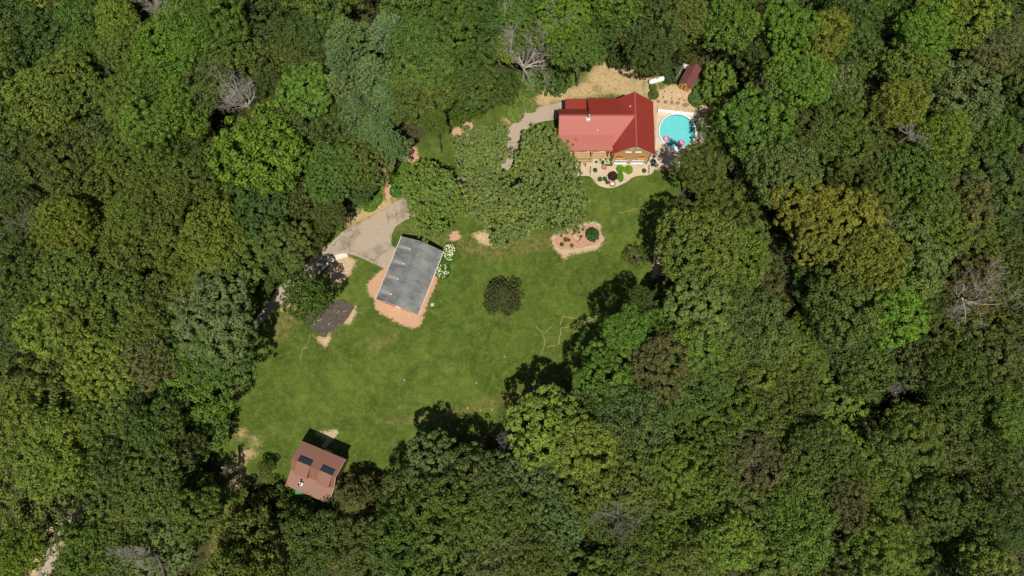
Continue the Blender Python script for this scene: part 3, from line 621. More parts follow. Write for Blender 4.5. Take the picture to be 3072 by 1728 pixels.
# ---------------------------------------------------------------- pool and what is around it
def pool():
    c = Vector((30.8, 52.25, 0)); T = tag(empty('swimming_pool', c), 'round turquoise swimming pool with white rim beside the red-roofed house', 'pool'); R = 3.32
    bm = bmesh.new(); lathe(bm, [(R, .35), (R, .5), (R+.2, .52), (R+.22, .0)], 72); obj('rim', bm, M['white'], T)
    bm = bmesh.new(); lathe(bm, [(R-.005, .49), (R-.01, .0)], 72)
    obj('liner', bm, M['liner'], T)
    bm = bmesh.new(); vs = [bm.verts.new((math.cos(2*math.pi*k/72)*(R-.012), math.sin(2*math.pi*k/72)*(R-.012), .12)) for k in range(72)]; bm.faces.new(vs); obj('water', bm, M['water'], T)
    bm = bmesh.new()
    for k in range(4): box(bm, -.75, -3.35+k*-.0-.28*k, .0, .75, -3.08-.28*k, .62-.14*k)
    for sx in (-.8, .8): tube(bm, [(sx, -3.0, .3), (sx, -3.0, 1.2), (sx, -3.9, 1.1), (sx, -4.15, .0)], [.04]*4, 6)
    obj('steps', bm, M['white'], T)
    def ring(px, py, R, r, lb, z):
        p = G(px, py, .2); t = tag(empty('swim_ring', (p.x, p.y, z)), lb, 'swim ring', 'pink swim rings in the pool')
        bm = bmesh.new(); lathe(bm, [(R+r*math.cos(a), r*math.sin(a)) for a in [i*math.pi/5 for i in range(11)]], 28); obj('tube', bm, M['pink'], t, smooth=True)
        bm = bmesh.new(); lathe(bm, [(R*.6+r*.3*math.cos(a), r*.3*math.sin(a)+.06) for a in [i*math.pi/3 for i in range(7)]], 20); obj('inner_rim', bm, M['white'], t, smooth=True)
        bm = bmesh.new(); tube(bm, [(R, 0, .1), (R+.05, 0, .5), (R-.12, 0, .72), (R-.32, 0, .62)], [.1, .07, .07, .09], 8); obj('neck', bm, M['pink'], t, smooth=True)
    ring(1999, 416, .42, .19, 'pink swim ring at the lower left rim of the pool', .2)
    ring(2044, 429, .46, .21, 'pink swim ring near the white pool steps', .2)
    a, b = G(1974, 333, .3), G(2097, 346, .3); bm = bmesh.new(); L = (b-a).length; Mx = Matrix.Translation((a.x, a.y, 0)) @ Matrix.Rotation(math.atan2(b.y-a.y, b.x-a.x), 4, 'Z')
    box(bm, 0, -.22, 0, L, .22, .48, Mx); box(bm, -.06, -.28, .48, L+.06, .28, .56, Mx)
    tag(obj('retaining_wall', bm, M['white']), 'low white retaining wall along the far side of the pool patio', 'wall')
    for i, (x, y) in enumerate([(1975, 305), (1997, 307), (2016, 308), (2034, 310), (2058, 316)]):
        p = G(x, y); bm = bmesh.new(); bmesh.ops.create_icosphere(bm, subdivisions=2, radius=.34)
        for v in bm.verts: v.co *= 1+random.uniform(-.16, .16); v.co.z *= .7
        if i == 4:
            for v in bm.verts: v.co.x *= 1.9
        for v in bm.verts: v.co += Vector((p.x, p.y, .12))
        tag(obj('boulder', bm, M['brown_rock'], smooth=True), ['boulder closest to the red roof in the row above the pool', 'second boulder from the house in the row above the pool', 'middle boulder in the row above the pool', 'fourth boulder from the house in the row above the pool', 'longest boulder, at the far right end of the row above the pool'][i], 'boulder', 'boulders in a row above the pool')
    for i, (x, y) in enumerate([(1994, 276), (2015, 279), (1990, 293), (2015, 297), (2038, 300), (2052, 304)]):
        p = G(x, y); bm = bmesh.new(); tube(bm, [(p.x, p.y, 0), (p.x, p.y, .5)], [.07, .06], 6)
        tag(obj('stake', bm, M['dark_wood']), ['short dark stake closest to the propane tank', 'short dark stake closest to the shed door', 'leftmost lower stake above the boulder row', 'second lower stake above the boulder row', 'third lower stake above the boulder row', 'rightmost lower stake above the boulder row'][i], 'stake', 'short stakes on the sandy bank')
    # propane tank
    a, b = G(1954, 245, .8), G(1986, 236, .8); c = (a+b)/2; ang = math.atan2(b.y-a.y, b.x-a.x)
    T = tag(empty('propane_tank', (c.x, c.y, 0), ang), 'white horizontal propane tank on the straw-coloured ground above the house', 'propane tank')
    bm = bmesh.new(); L, R = 1.15, .5; prof = [(-L-.42, .001), (-L-.38, .2), (-L-.25, .38), (-L, R), (L, R), (L+.25, .38), (L+.38, .2), (L+.42, .001)]; n = 20
    rings = [[bm.verts.new((x, r*math.cos(2*math.pi*k/n), .8+r*math.sin(2*math.pi*k/n))) for k in range(n)] for x, r in prof]
    for r0, r1 in zip(rings, rings[1:]):
        for k in range(n): bm.faces.new((r0[k], r1[k], r1[(k+1) % n], r0[(k+1) % n]))
    bmesh.ops.recalc_face_normals(bm, faces=bm.faces); obj('tank_body', bm, M['tank'], T, smooth=True)
    bm = bmesh.new(); lathe(bm, [(.17, 1.26), (.17, 1.45), (.1, 1.5), (.001, 1.51)], 14); obj('valve_cover', bm, M['galv'], T)
    for x in (-.8, .8):
        bm = bmesh.new(); box(bm, x-.1, -.35, 0, x+.1, .35, .42); obj('leg', bm, M['concrete'], T)
    # utility pole
    b = G(2025, 240); tp = G(2052, 192, 8.6); T = tag(empty('utility_pole', b), 'pale wooden utility pole with a white transformer standing by the small shed', 'utility pole')
    tp = tp-b; bm = bmesh.new(); tube(bm, [(0, 0, 0), (tp.x*.5, tp.y*.5, 4.3), (tp.x, tp.y, 8.6)], [.16, .14, .11], 9); obj('pole', bm, M['pole'], T)
    bm = bmesh.new(); lathe(bm, [(.001, 7.4), (.24, 7.42), (.26, 7.5), (.26, 8.2), (.2, 8.3), (.001, 8.33)], 14, (tp.x+.38, tp.y, 0)); obj('transformer', bm, M['tank'], T, smooth=True)
    bm = bmesh.new(); box(bm, tp.x-.1, tp.y-.1, 8.15, tp.x+.9, tp.y+.02, 8.27); obj('crossarm', bm, M['pole'], T)
    for k in range(2):
        bm = bmesh.new(); lathe(bm, [(.06, 8.27), (.09, 8.35), (.05, 8.43), (.001, 8.45)], 8, (tp.x+.3+.45*k, tp.y-.04, 0)); obj('insulator', bm, M['white'], T)
    for k in range(2):
        pts = [b+tp+Vector((.3+.45*k, 0, -.1))]
        for (x, y, z) in ((2143, 385, 9.5), (2257, 622, 11), (2376, 864, 12), (2525, 1150, 13), (2644, 1365, 14), (2830, 1735, 16)): pts.append(G(x+k*10, y, z))
        bm = bmesh.new(); tube(bm, pts, [.022]*len(pts), 4)
        tag(obj('power_line', bm, M['rubber']), ['thin overhead wire from the pole down the woods, left of its twin', 'thin overhead wire from the pole down the woods, right of its twin'][k], 'wire', 'overhead wires')
    # small shed
    fl, fr = G(2033, 262, 0), G(2064, 277, 0); ang = math.atan2(fr.y-fl.y, fr.x-fl.x); c = (fl+fr)/2
    w = (fr-fl).length/2; D = 4.2
    T = tag(empty('garden_shed', c, ang), 'small orange wooden shed with brown roof next to the utility pole', 'shed')
    bm = bmesh.new(); prism(bm, [(-w, 0), (w, 0), (w, 1.9), (0, 2.75), (-w, 1.9)], 'y', 0, D); obj('wall', bm, M['orange_wood'], T)
    bm = bmesh.new()
    for s in (-1, 1): roof_poly(bm, [(0, -.2, 2.92), (s*(w+.2), -.2, 1.9), (s*(w+.2), D+.2, 1.9), (0, D+.2, 2.92)], .08, .5, (0, 1, 0), .015)
    obj('roof', bm, M['shed_roof'], T)
    for s in (-1, 1):
        bm = bmesh.new(); box(bm, s*.03 if s > 0 else -.72, -.05, .1, .72 if s > 0 else -.03, -.01, 1.8)
        d = obj('door', bm, M['orange_wood'], T); bm = bmesh.new(); q = .03 if s > 0 else -.72
        for (x0, z0, x1, z1) in ((q, .1, q+.69, .2), (q, 1.7, q+.69, 1.8), (q, .2, q+.08, 1.7), (q+.61, .2, q+.69, 1.7)): box(bm, x0, -.08, z0, x1, -.05, z1)
        obj('frame', bm, M['dark_wood'], d)
    bm = bmesh.new(); box(bm, -.3, -.1, 2.25, .3, -.01, 2.4); obj('gable_vent', bm, M['white'], T)
pool()

# ---------------------------------------------------------------- garden furniture by the house
def yard():
    p = Z7(2350, 500); T = tag(empty('barbecue_grill', p), 'black barbecue grill at the lower right corner of the log house', 'grill')
    bm = bmesh.new(); bmesh.ops.create_uvsphere(bm, u_segments=16, v_segments=10, radius=.42)
    for v in bm.verts: v.co = Vector((v.co.x*.95, v.co.y*1.25, v.co.z*.75+.85))
    obj('lid', bm, M['black'], T, smooth=True)
    for sx in (-1, 1):
        for sy in (-1, 1): bm = bmesh.new(); tube(bm, [(sx*.25, sy*.35, .75), (sx*.3, sy*.4, 0)], [.03, .03], 6); obj('leg', bm, M['iron'], T)
    bm = bmesh.new(); box(bm, -.35, -.85, .78, .3, -.5, .83); obj('side_shelf', bm, M['black'], T)
    bm = bmesh.new(); tube(bm, [(-.4, -.3, .98), (-.46, 0, 1.0), (-.4, .3, .98)], [.025]*3, 6); obj('handle', bm, M['galv'], T)
    # raised planter, log steps
    a, b = Z7(600, 330), Z7(1000, 340); a.y, b.y = a.y, a.y; bm = bmesh.new(); x0, x1, y0 = a.x, b.x, a.y; y1 = y0+1.0
    for q in ((x0, y0, x1, y0+.12), (x0, y1-.12, x1, y1), (x0, y0+.12, x0+.12, y1-.12), (x1-.12, y0+.12, x1, y1-.12)): box(bm, q[0], q[1], 0, q[2], q[3], .65)
    T = tag(empty('raised_planter', ((x0+x1)/2, (y0+y1)/2, 0)), 'long wooden raised planter box in front of the porch', 'planter')
    for v in bm.verts: v.co -= T.location
    obj('frame', bm, M['dark_wood'], T); bm = bmesh.new(); box(bm, x0+.12-T.location.x, y0+.12-T.location.y, 0, x1-.12-T.location.x, y1-.12-T.location.y, .5); obj('soil_fill', bm, M['soil'], T)
    T = None; top = Z7(0, 215).y
    a, b = Z7(240, 0).x, Z7(560, 0).x; T = tag(empty('garden_steps', ((a+b)/2-.8, Z7(0, 350).y, 0)), 'timber steps climbing from the paver path to the porch', 'steps')
    ya = Z7(0, 470).y
    for k in range(6):
        bm = bmesh.new(); box(bm, a-1.6, ya+k*.36, 0, b, ya+k*.36+.34, .3+.3*k)
        for v in bm.verts: v.co -= T.location
        obj('step', bm, M['deck_wood'], T)
    def railing(p0, p1, lb, n=4):
        T = tag(empty('railing', p0), lb, 'railing'); d = p1-p0
        bm = bmesh.new(); tube(bm, [(0, 0, .9), (d.x, d.y, .9)], [.035, .035], 6); obj('handrail', bm, M['iron'], T)
        for k in range(n): q = d*(k/(n-1)); bm = bmesh.new(); tube(bm, [(q.x, q.y, 0), (q.x, q.y, .9)], [.03, .03], 6); obj('post', bm, M['iron'], T)
    railing(Z7(2240, 600), Z7(2235, 850), 'dark iron railing at the right end of the gravel bed')
    railing(Z7(508, 640), Z7(495, 850), 'dark iron railing beside the paver path', 3)
    # ring planter, pots
    p = Z7(1160, 1108); bm = bmesh.new(); lathe(bm, [(.38, 0), (.40, .28), (.50, .3), (.56, .25), (.58, 0)], 22, (p.x, p.y, .015)); T = obj('fire_ring', bm, M['brown_rock'])
    tag(T, 'small round brown stone ring at the bottom of the gravel bed', 'fire ring')
    bm = bmesh.new(); lathe(bm, [(.379, .08), (.2, .14), (.001, .16)], 16, (p.x, p.y, .015)); obj('gravel_fill', bm, M['kerb'], T)
    p = Z7(915, 640); bm = bmesh.new(); lathe(bm, [(.001, 0), (.3, 0), (.42, .45), (.48, .46), (.46, .52), (.38, .5), (.36, .4), (.001, .4)], 18, (p.x, p.y, .015)); tag(obj('flower_pot', bm, M['terra'], smooth=True), 'large rosy round flower pot under the white flowers', 'pot', None)
    # bench on the mulch island, edging stones, wooden chairs
    p = Z6(1310, 320); T = tag(empty('garden_bench', (p.x, p.y, .06), rad(-52)), 'weathered slatted garden bench in the middle of the red mulch island', 'bench')
    bm = bmesh.new()
    for k in range(4): box(bm, -.85, -.28+k*.15, .42, .85, -.16+k*.15, .46)
    obj('seat', bm, M['pale_wood'], T); bm = bmesh.new()
    for k in range(3): box(bm, -.85, .36+k*.03, .55+k*.16, .85, .39+k*.03, .66+k*.16)
    obj('backrest', bm, M['pale_wood'], T)
    for sx in (-.75, .75):
        for (y, h) in ((-.25, .6), (.36, 1.0)): bm = bmesh.new(); box(bm, sx-.04, y-.04, 0, sx+.04, y+.04, h); obj('leg', bm, M['dark_wood'], T)
        bm = bmesh.new(); box(bm, sx-.05, -.3, .6, sx+.05, .36, .64); obj('armrest', bm, M['dark_wood'], T)
    STONES = []
    for k in range(3):
        bm = bmesh.new(); bmesh.ops.create_icosphere(bm, subdivisions=1, radius=1)
        for v in bm.verts: v.co *= 1+random.uniform(-.15, .15)
        me = bpy.data.meshes.new('stone'); bm.to_mesh(me); bm.free(); me.materials.append(M['rock']); STONES.append(me)
    for i, (poly, lb, st) in enumerate((([(1015,320),(1060,270),(1110,235),(1200,205),(1290,190),(1370,165),(1430,140),(1530,125),(1600,140),(1618,190)], 'line of pale edging stones along the upper side of the mulch island', .55),
                          ([(1625,290),(1640,320),(1590,400),(1500,425),(1400,440),(1250,470),(1130,470),(1070,440),(1040,380)], 'line of pale edging stones along the lower side of the mulch island', .55))):
        P = [Z6(*q) for q in poly]; r = random.Random(i)
        T = tag(empty('stone_edging', (P[0].x, P[0].y, 0)), lb, 'stone edging')
        for a, b in zip(P, P[1:]):
            n = max(1, int((b-a).length/.42))
            for k in range(n):
                q = a.lerp(b, k/n)-P[0]; sz = r.uniform(.12, .24)
                o = link('stone', STONES[r.randrange(3)], None, T, (q.x+r.uniform(-.12, .12), q.y+r.uniform(-.12, .12), .05)); o.scale = (sz*1.4, sz, sz*.8); o.rotation_euler = (0, 0, r.uniform(0, 3))
    # black ground fabric under the lone tree
    pts = smoothpoly([Z4(*p) for p in [(440,1210),(540,1290),(640,1362),(700,1318),(790,1262),(860,1180),(912,1092),(870,1050),(790,1020),(700,1050),(600,1110),(500,1150)]], 3, .06, 9)
    tag(sheet('ground_fabric', pts, .02, M['fabric'], .05), 'black weathered ground fabric spread beside the lone green tree', 'ground fabric')
    for i, (x, y, a, l) in enumerate(((605, 1208, .3, .45), (553, 1236, 1.2, .35), (690, 1243, .9, .3), (770, 1135, .8, .35), (830, 1128, .2, .3), (680, 1335, 1.1, .5))):
        p = Z4(x, y); bm = bmesh.new(); d = Vector((math.cos(a), math.sin(a), 0))*l; tube(bm, [p-d+Vector((0, 0, .12)), p+d+Vector((0, 0, .13))], [.05, .035], 6)
        tag(obj('stick', bm, M['pale_wood']), ['pale stick lying near the middle of the black fabric', 'pale stick on the left part of the black fabric', 'pale stick near the lower middle of the black fabric', 'pale stick on the upper part of the black fabric', 'short stick nearest the upper right corner of the fabric', 'longest stick, on the bottom tip of the black fabric'][i], 'stick', 'sticks on the black fabric')
    R5 = zoomed(1024, 864, 1.677); R1 = zoomed(0, 0, 1)
    st = [(R5(318,462), 'small white stone alone on the left part of the lawn'), (R5(680,477), 'pale stone above the curved brown band in the lawn'), (R5(636,603), 'pale stone at the left of three along the shaded lawn edge'), (R5(700,615), 'middle pale stone of three along the shaded lawn edge'), (R5(757,611), 'pale stone at the right of three along the shaded lawn edge'), (R5(820,345), 'pale stone on a bare spot in mid lawn'), (R5(1298,128), 'white stone at the right lawn edge by the bare tracks'), (Z3(925,1080), 'flat tan stone on the grass right of the garage'), (R5(872,600), 'small stone at the end of the curved band')]
    for i, (p, lb) in enumerate(st):
        bm = bmesh.new(); bmesh.ops.create_icosphere(bm, subdivisions=2, radius=.14 if i != 7 else .4)
        for v in bm.verts: v.co *= 1+random.uniform(-.15, .15); v.co.z *= .5; v.co += Vector((p.x, p.y, .05))
        tag(obj('stone', bm, M['rock'], smooth=True), lb, 'stone', 'stones lying on the lawn')
yard()

# ---------------------------------------------------------------- foliage
def leaf_mesh(name, Cn, Nn, m, spread, llen, lwid, up=0.5, jit=0.7, rng=RNG, tints=None, flat=0.7):
    """leaf quads round clump centres Cn with outward normals Nn"""
    n = len(Cn); k = n*m
    c = np.repeat(Cn, m, 0); nn = np.repeat(Nn, m, 0); sp = np.repeat(np.broadcast_to(spread, (n,)), m)[:, None]
    o = rng.normal(size=(k, 3)); o /= np.linalg.norm(o, axis=1, keepdims=True); od = o.copy(); o *= rng.random((k, 1))**(1/4.5)*sp
    o -= nn*np.sum(o*nn, 1, keepdims=True)*(1-flat)
    p = c+o
    nrm = nn*0.2+od*0.95+np.array([0, 0, up*.5])+rng.normal(size=(k, 3))*jit*.6; nrm /= np.linalg.norm(nrm, axis=1, keepdims=True)
    t = np.cross(nrm, rng.normal(size=(k, 3))); t /= np.linalg.norm(t, axis=1, keepdims=True); b = np.cross(nrm, t)
    s = rng.uniform(.65, 1.3, (k, 1)); L = t*llen*s*.5; Wd = b*lwid*s*.5
    q = np.stack([p-L, p+Wd*1.0-L*.1, p+L, p-Wd-L*.1], 1).reshape(-1, 3)
    me = bpy.data.meshes.new(name); me.vertices.add(k*4); me.loops.add(k*4); me.polygons.add(k)
    me.vertices.foreach_set('co', q.ravel().astype(np.float32)); me.loops.foreach_set('vertex_index', np.arange(k*4, dtype=np.int32))
    me.polygons.foreach_set('loop_start', np.arange(0, k*4, 4, dtype=np.int32))
    try: me.polygons.foreach_set('loop_total', np.full(k, 4, dtype=np.int32))
    except Exception: pass
    me.update(calc_edges=True)
    tn = rng.random(n) if tints is None else tints
    a = me.attributes.new('tint', 'FLOAT', 'FACE'); a.data.foreach_set('value', np.repeat(tn, m).astype(np.float32))
    me.materials.append(M['leaf']); return me
def fib(n):
    i = np.arange(n)+.5; ph = np.arccos(1-2*i/n); th = math.pi*(1+5**.5)*i
    return np.stack([np.cos(th)*np.sin(ph), np.sin(th)*np.sin(ph), np.cos(ph)], 1)
def dome(lobes, rng, dens=2.6, zmin=-0.35, squash=0.85, cut=.86, jitter=.12):
    """clump centres on the outside of a set of lobes (x,y,z,r)"""
    Cs, Ns = [], []
    L = np.array(lobes)
    for i, (x, y, z, r) in enumerate(lobes):
        n = int(4*math.pi*r*r*dens*.72); d = fib(n)+rng.normal(size=(n, 3))*.10; d /= np.linalg.norm(d, axis=1, keepdims=True)
        p = np.array([x, y, z])+d*np.array([1, 1, squash])*r*(1+rng.normal(size=(n, 1))*jitter)
        keep = d[:, 2] > zmin-rng.random(n)*.25
        for j, (a, b, c, q) in enumerate(lobes):
            if j != i: keep &= np.linalg.norm((p-np.array([a, b, c]))/np.array([1, 1, squash]), axis=1) > q*cut
        Cs.append(p[keep]); Ns.append(d[keep])
    return np.concatenate(Cs), np.concatenate(Ns)
def crown_mesh(name, seed, R=4.6, nl=13, lr=(.34, .5), flatness=.55, dens=1.05, m=60, spread=.60, llen=.29, lwid=.19, jit=.45, holes=0.0):
    rng = np.random.default_rng(seed); lobes = []
    for k in range(nl):
        rr = R*(.0 if k == 0 else math.sqrt(rng.uniform(.08, .74))); th = k*2.399+rng.uniform(-.6, .6)
        r = R*rng.uniform(*lr); z = flatness*R*(1-(rr/R)**2*1.1)-r*.6+rng.uniform(-.8, .8)
        lobes.append((rr*math.cos(th), rr*math.sin(th), z, r))
    for k in range(7):                    # skirt
        th = k*.9+rng.uniform(-.3, .3); lobes.append((R*.58*math.cos(th), R*.58*math.sin(th), -R*.35+rng.uniform(-.5, .3), R*rng.uniform(.26, .36)))
    Cc, Nn = dome(lobes, rng, dens, jitter=.2)
    if holes:
        keep = rng.random(len(Cc)) > holes; Cc, Nn = Cc[keep], Nn[keep]
    tl = rng.random(len(Cc))
    return leaf_mesh(name, Cc, Nn, m, rng.uniform(.75, 1.25, len(Cc))*spread, llen, lwid, jit=jit, rng=rng, tints=tl)
PROTO = []
spec = [dict(nl=13), dict(nl=17, lr=(.24, .4), spread=.5, m=34, dens=1.8), dict(nl=11, lr=(.36, .55), dens=1.1, spread=.72, m=60),
        dict(nl=20, lr=(.2, .34), spread=.42, llen=.27, lwid=.17, dens=2.4, m=28), dict(nl=14, flatness=.8), dict(nl=17, flatness=.45, holes=.15),
        dict(nl=22, lr=(.18, .32), spread=.55, dens=1.5, m=42), dict(nl=13, lr=(.3, .48), jit=.85, llen=.46, lwid=.2, holes=.08), dict(nl=15, flatness=.7, spread=.75, m=70, dens=1.0),
        dict(nl=18, lr=(.22, .42), holes=.2, llen=.44, lwid=.26), dict(nl=12, lr=(.36, .5), spread=.45, dens=2.4, m=30, llen=.28, lwid=.19), dict(nl=18, flatness=.5, lr=(.22, .4), spread=.62)]
for i, sp in enumerate(spec): PROTO.append(crown_mesh('broad_crown', 100+i, **sp))

def pine_mesh(name, seed, R=5.0, H=9.0, droop=.05, m=9, llen=.5, lwid=.2, nb=62, up=.35, step=.34):
    rng = np.random.default_rng(seed); Cs, Ns = [], []
    for k in range(nb):
        t = (k+.5)/nb; z = -H*.5+H*t; Lb = R*(1-t**1.6)*rng.uniform(.72, 1.08)+.35; th = k*2.399+rng.uniform(-.35, .35)
        s = .25*Lb
        while s < Lb:
            w = .18+.22*math.sin(math.pi*min(1, s/Lb*.85))
            for q in (-1, 0, 1):
                off = q*w*rng.uniform(.8, 2.0)
                x = s*math.cos(th)-off*math.sin(th); y = s*math.sin(th)+off*math.cos(th)
                Cs.append((x, y, z+s*.18*up*2-droop*s*s*.35+rng.uniform(-.1, .1))); Ns.append((math.cos(th)*.5, math.sin(th)*.5, .75))
            s += step
    return leaf_mesh(name, np.array(Cs), np.array(Ns), m, .26, llen, lwid, up=.8, jit=.5, rng=rng, flat=.5)
PINES = [pine_mesh('pine_crown', 31), pine_mesh('pine_crown', 32, R=4.4, H=10), pine_mesh('pine_crown', 33, R=5.4, H=8)]
CEDAR = pine_mesh('cedar_crown', 40, R=3.2, H=4.2, nb=70, m=10, llen=.3, lwid=.13, up=.1)
WILLOW = pine_mesh('willow_crown', 44, R=5.0, H=5.0, droop=.42, nb=90, m=8, llen=.75, lwid=.12, up=.5)

TRUNKS = []
def trunk_mesh(seed, H=11.0, spreadR=2.6):
    r = random.Random(seed); bm = bmesh.new(); pts = [Vector((0, 0, 0))]
    for k in range(1, 6): pts.append(Vector((r.uniform(-.12, .12)*k, r.uniform(-.12, .12)*k, H*k/5)))
    tube(bm, pts, [.34, .27, .23, .19, .15, .08], 8)
    for k in range(6):
        b = pts[2+k % 3].lerp(pts[3+k % 3], r.random()); th = k*1.05+r.uniform(-.3, .3); L = spreadR*r.uniform(.7, 1.2)
        tube(bm, [b, b+Vector((math.cos(th)*L*.5, math.sin(th)*L*.5, L*.5)), b+Vector((math.cos(th)*L, math.sin(th)*L, L*.85))], [.12, .08, .03], 6)
    me = bpy.data.meshes.new('trunk'); bm.to_mesh(me); bm.free(); me.materials.append(M['bark']); return me
for k in range(4): TRUNKS.append(trunk_mesh(k))

def branchy(bm, p, d, L, r, depth, rg, up=.15):
    n = 4; pts = [p]; rr = [r]; dd = d.copy()
    for k in range(n):
        dd = (dd+Vector((rg.uniform(-.25, .25), rg.uniform(-.25, .25), rg.uniform(-.15, .2)))).normalized(); pts.append(pts[-1]+dd*L/n); rr.append(max(.012, r*(1-.2*(k+1))))
    tube(bm, pts, rr, 5 if depth > 1 else 4, cap=False)
    if depth == 0: return
    for k in range(5 if depth > 1 else 4):
        i = rg.randint(1, n); ax = Vector((rg.uniform(-1, 1), rg.uniform(-1, 1), rg.uniform(-.3, .8))).normalized()
        branchy(bm, pts[i], (dd*.75+ax*.8+Vector((0, 0, up))).normalized(), L*rg.uniform(.45, .7), max(.014, rr[i]*.6), depth-1, rg, up)
def dead_tree(px, py, z, R, lb, m, seed, nb=7, thick=.13, lean=None):
    rg = random.Random(seed); c = G(px, py, z); T = tag(empty('dead_tree', (c.x, c.y, 0)), lb, 'dead tree', 'bare dead trees in the woods')
    zb = z-R*.55; bm = bmesh.new(); tube(bm, [(0, 0, 0), (.1, .1, zb*.5), (0, 0, zb+.2)], [.28, .24, .17], 8); obj('trunk', bm, m, T)
    if not lean: lean = (rg.uniform(-.7, .7), rg.uniform(-.7, .7), 0)
    bm = bmesh.new()
    for k in range(nb):
        th = k*2*math.pi/nb+rg.uniform(-.9, .9); el = rg.uniform(.1, 1.1)
        d = Vector((math.cos(th)*math.cos(el), math.sin(th)*math.cos(el), math.sin(el)))
        if lean: d = (d+Vector(lean)).normalized()
        branchy(bm, Vector((0, 0, zb+rg.uniform(-1.2, .1))), d, R*rg.uniform(.3, .95), thick*rg.uniform(.6, 1.1), 3, rg)
    obj('branches', bm, m, T)

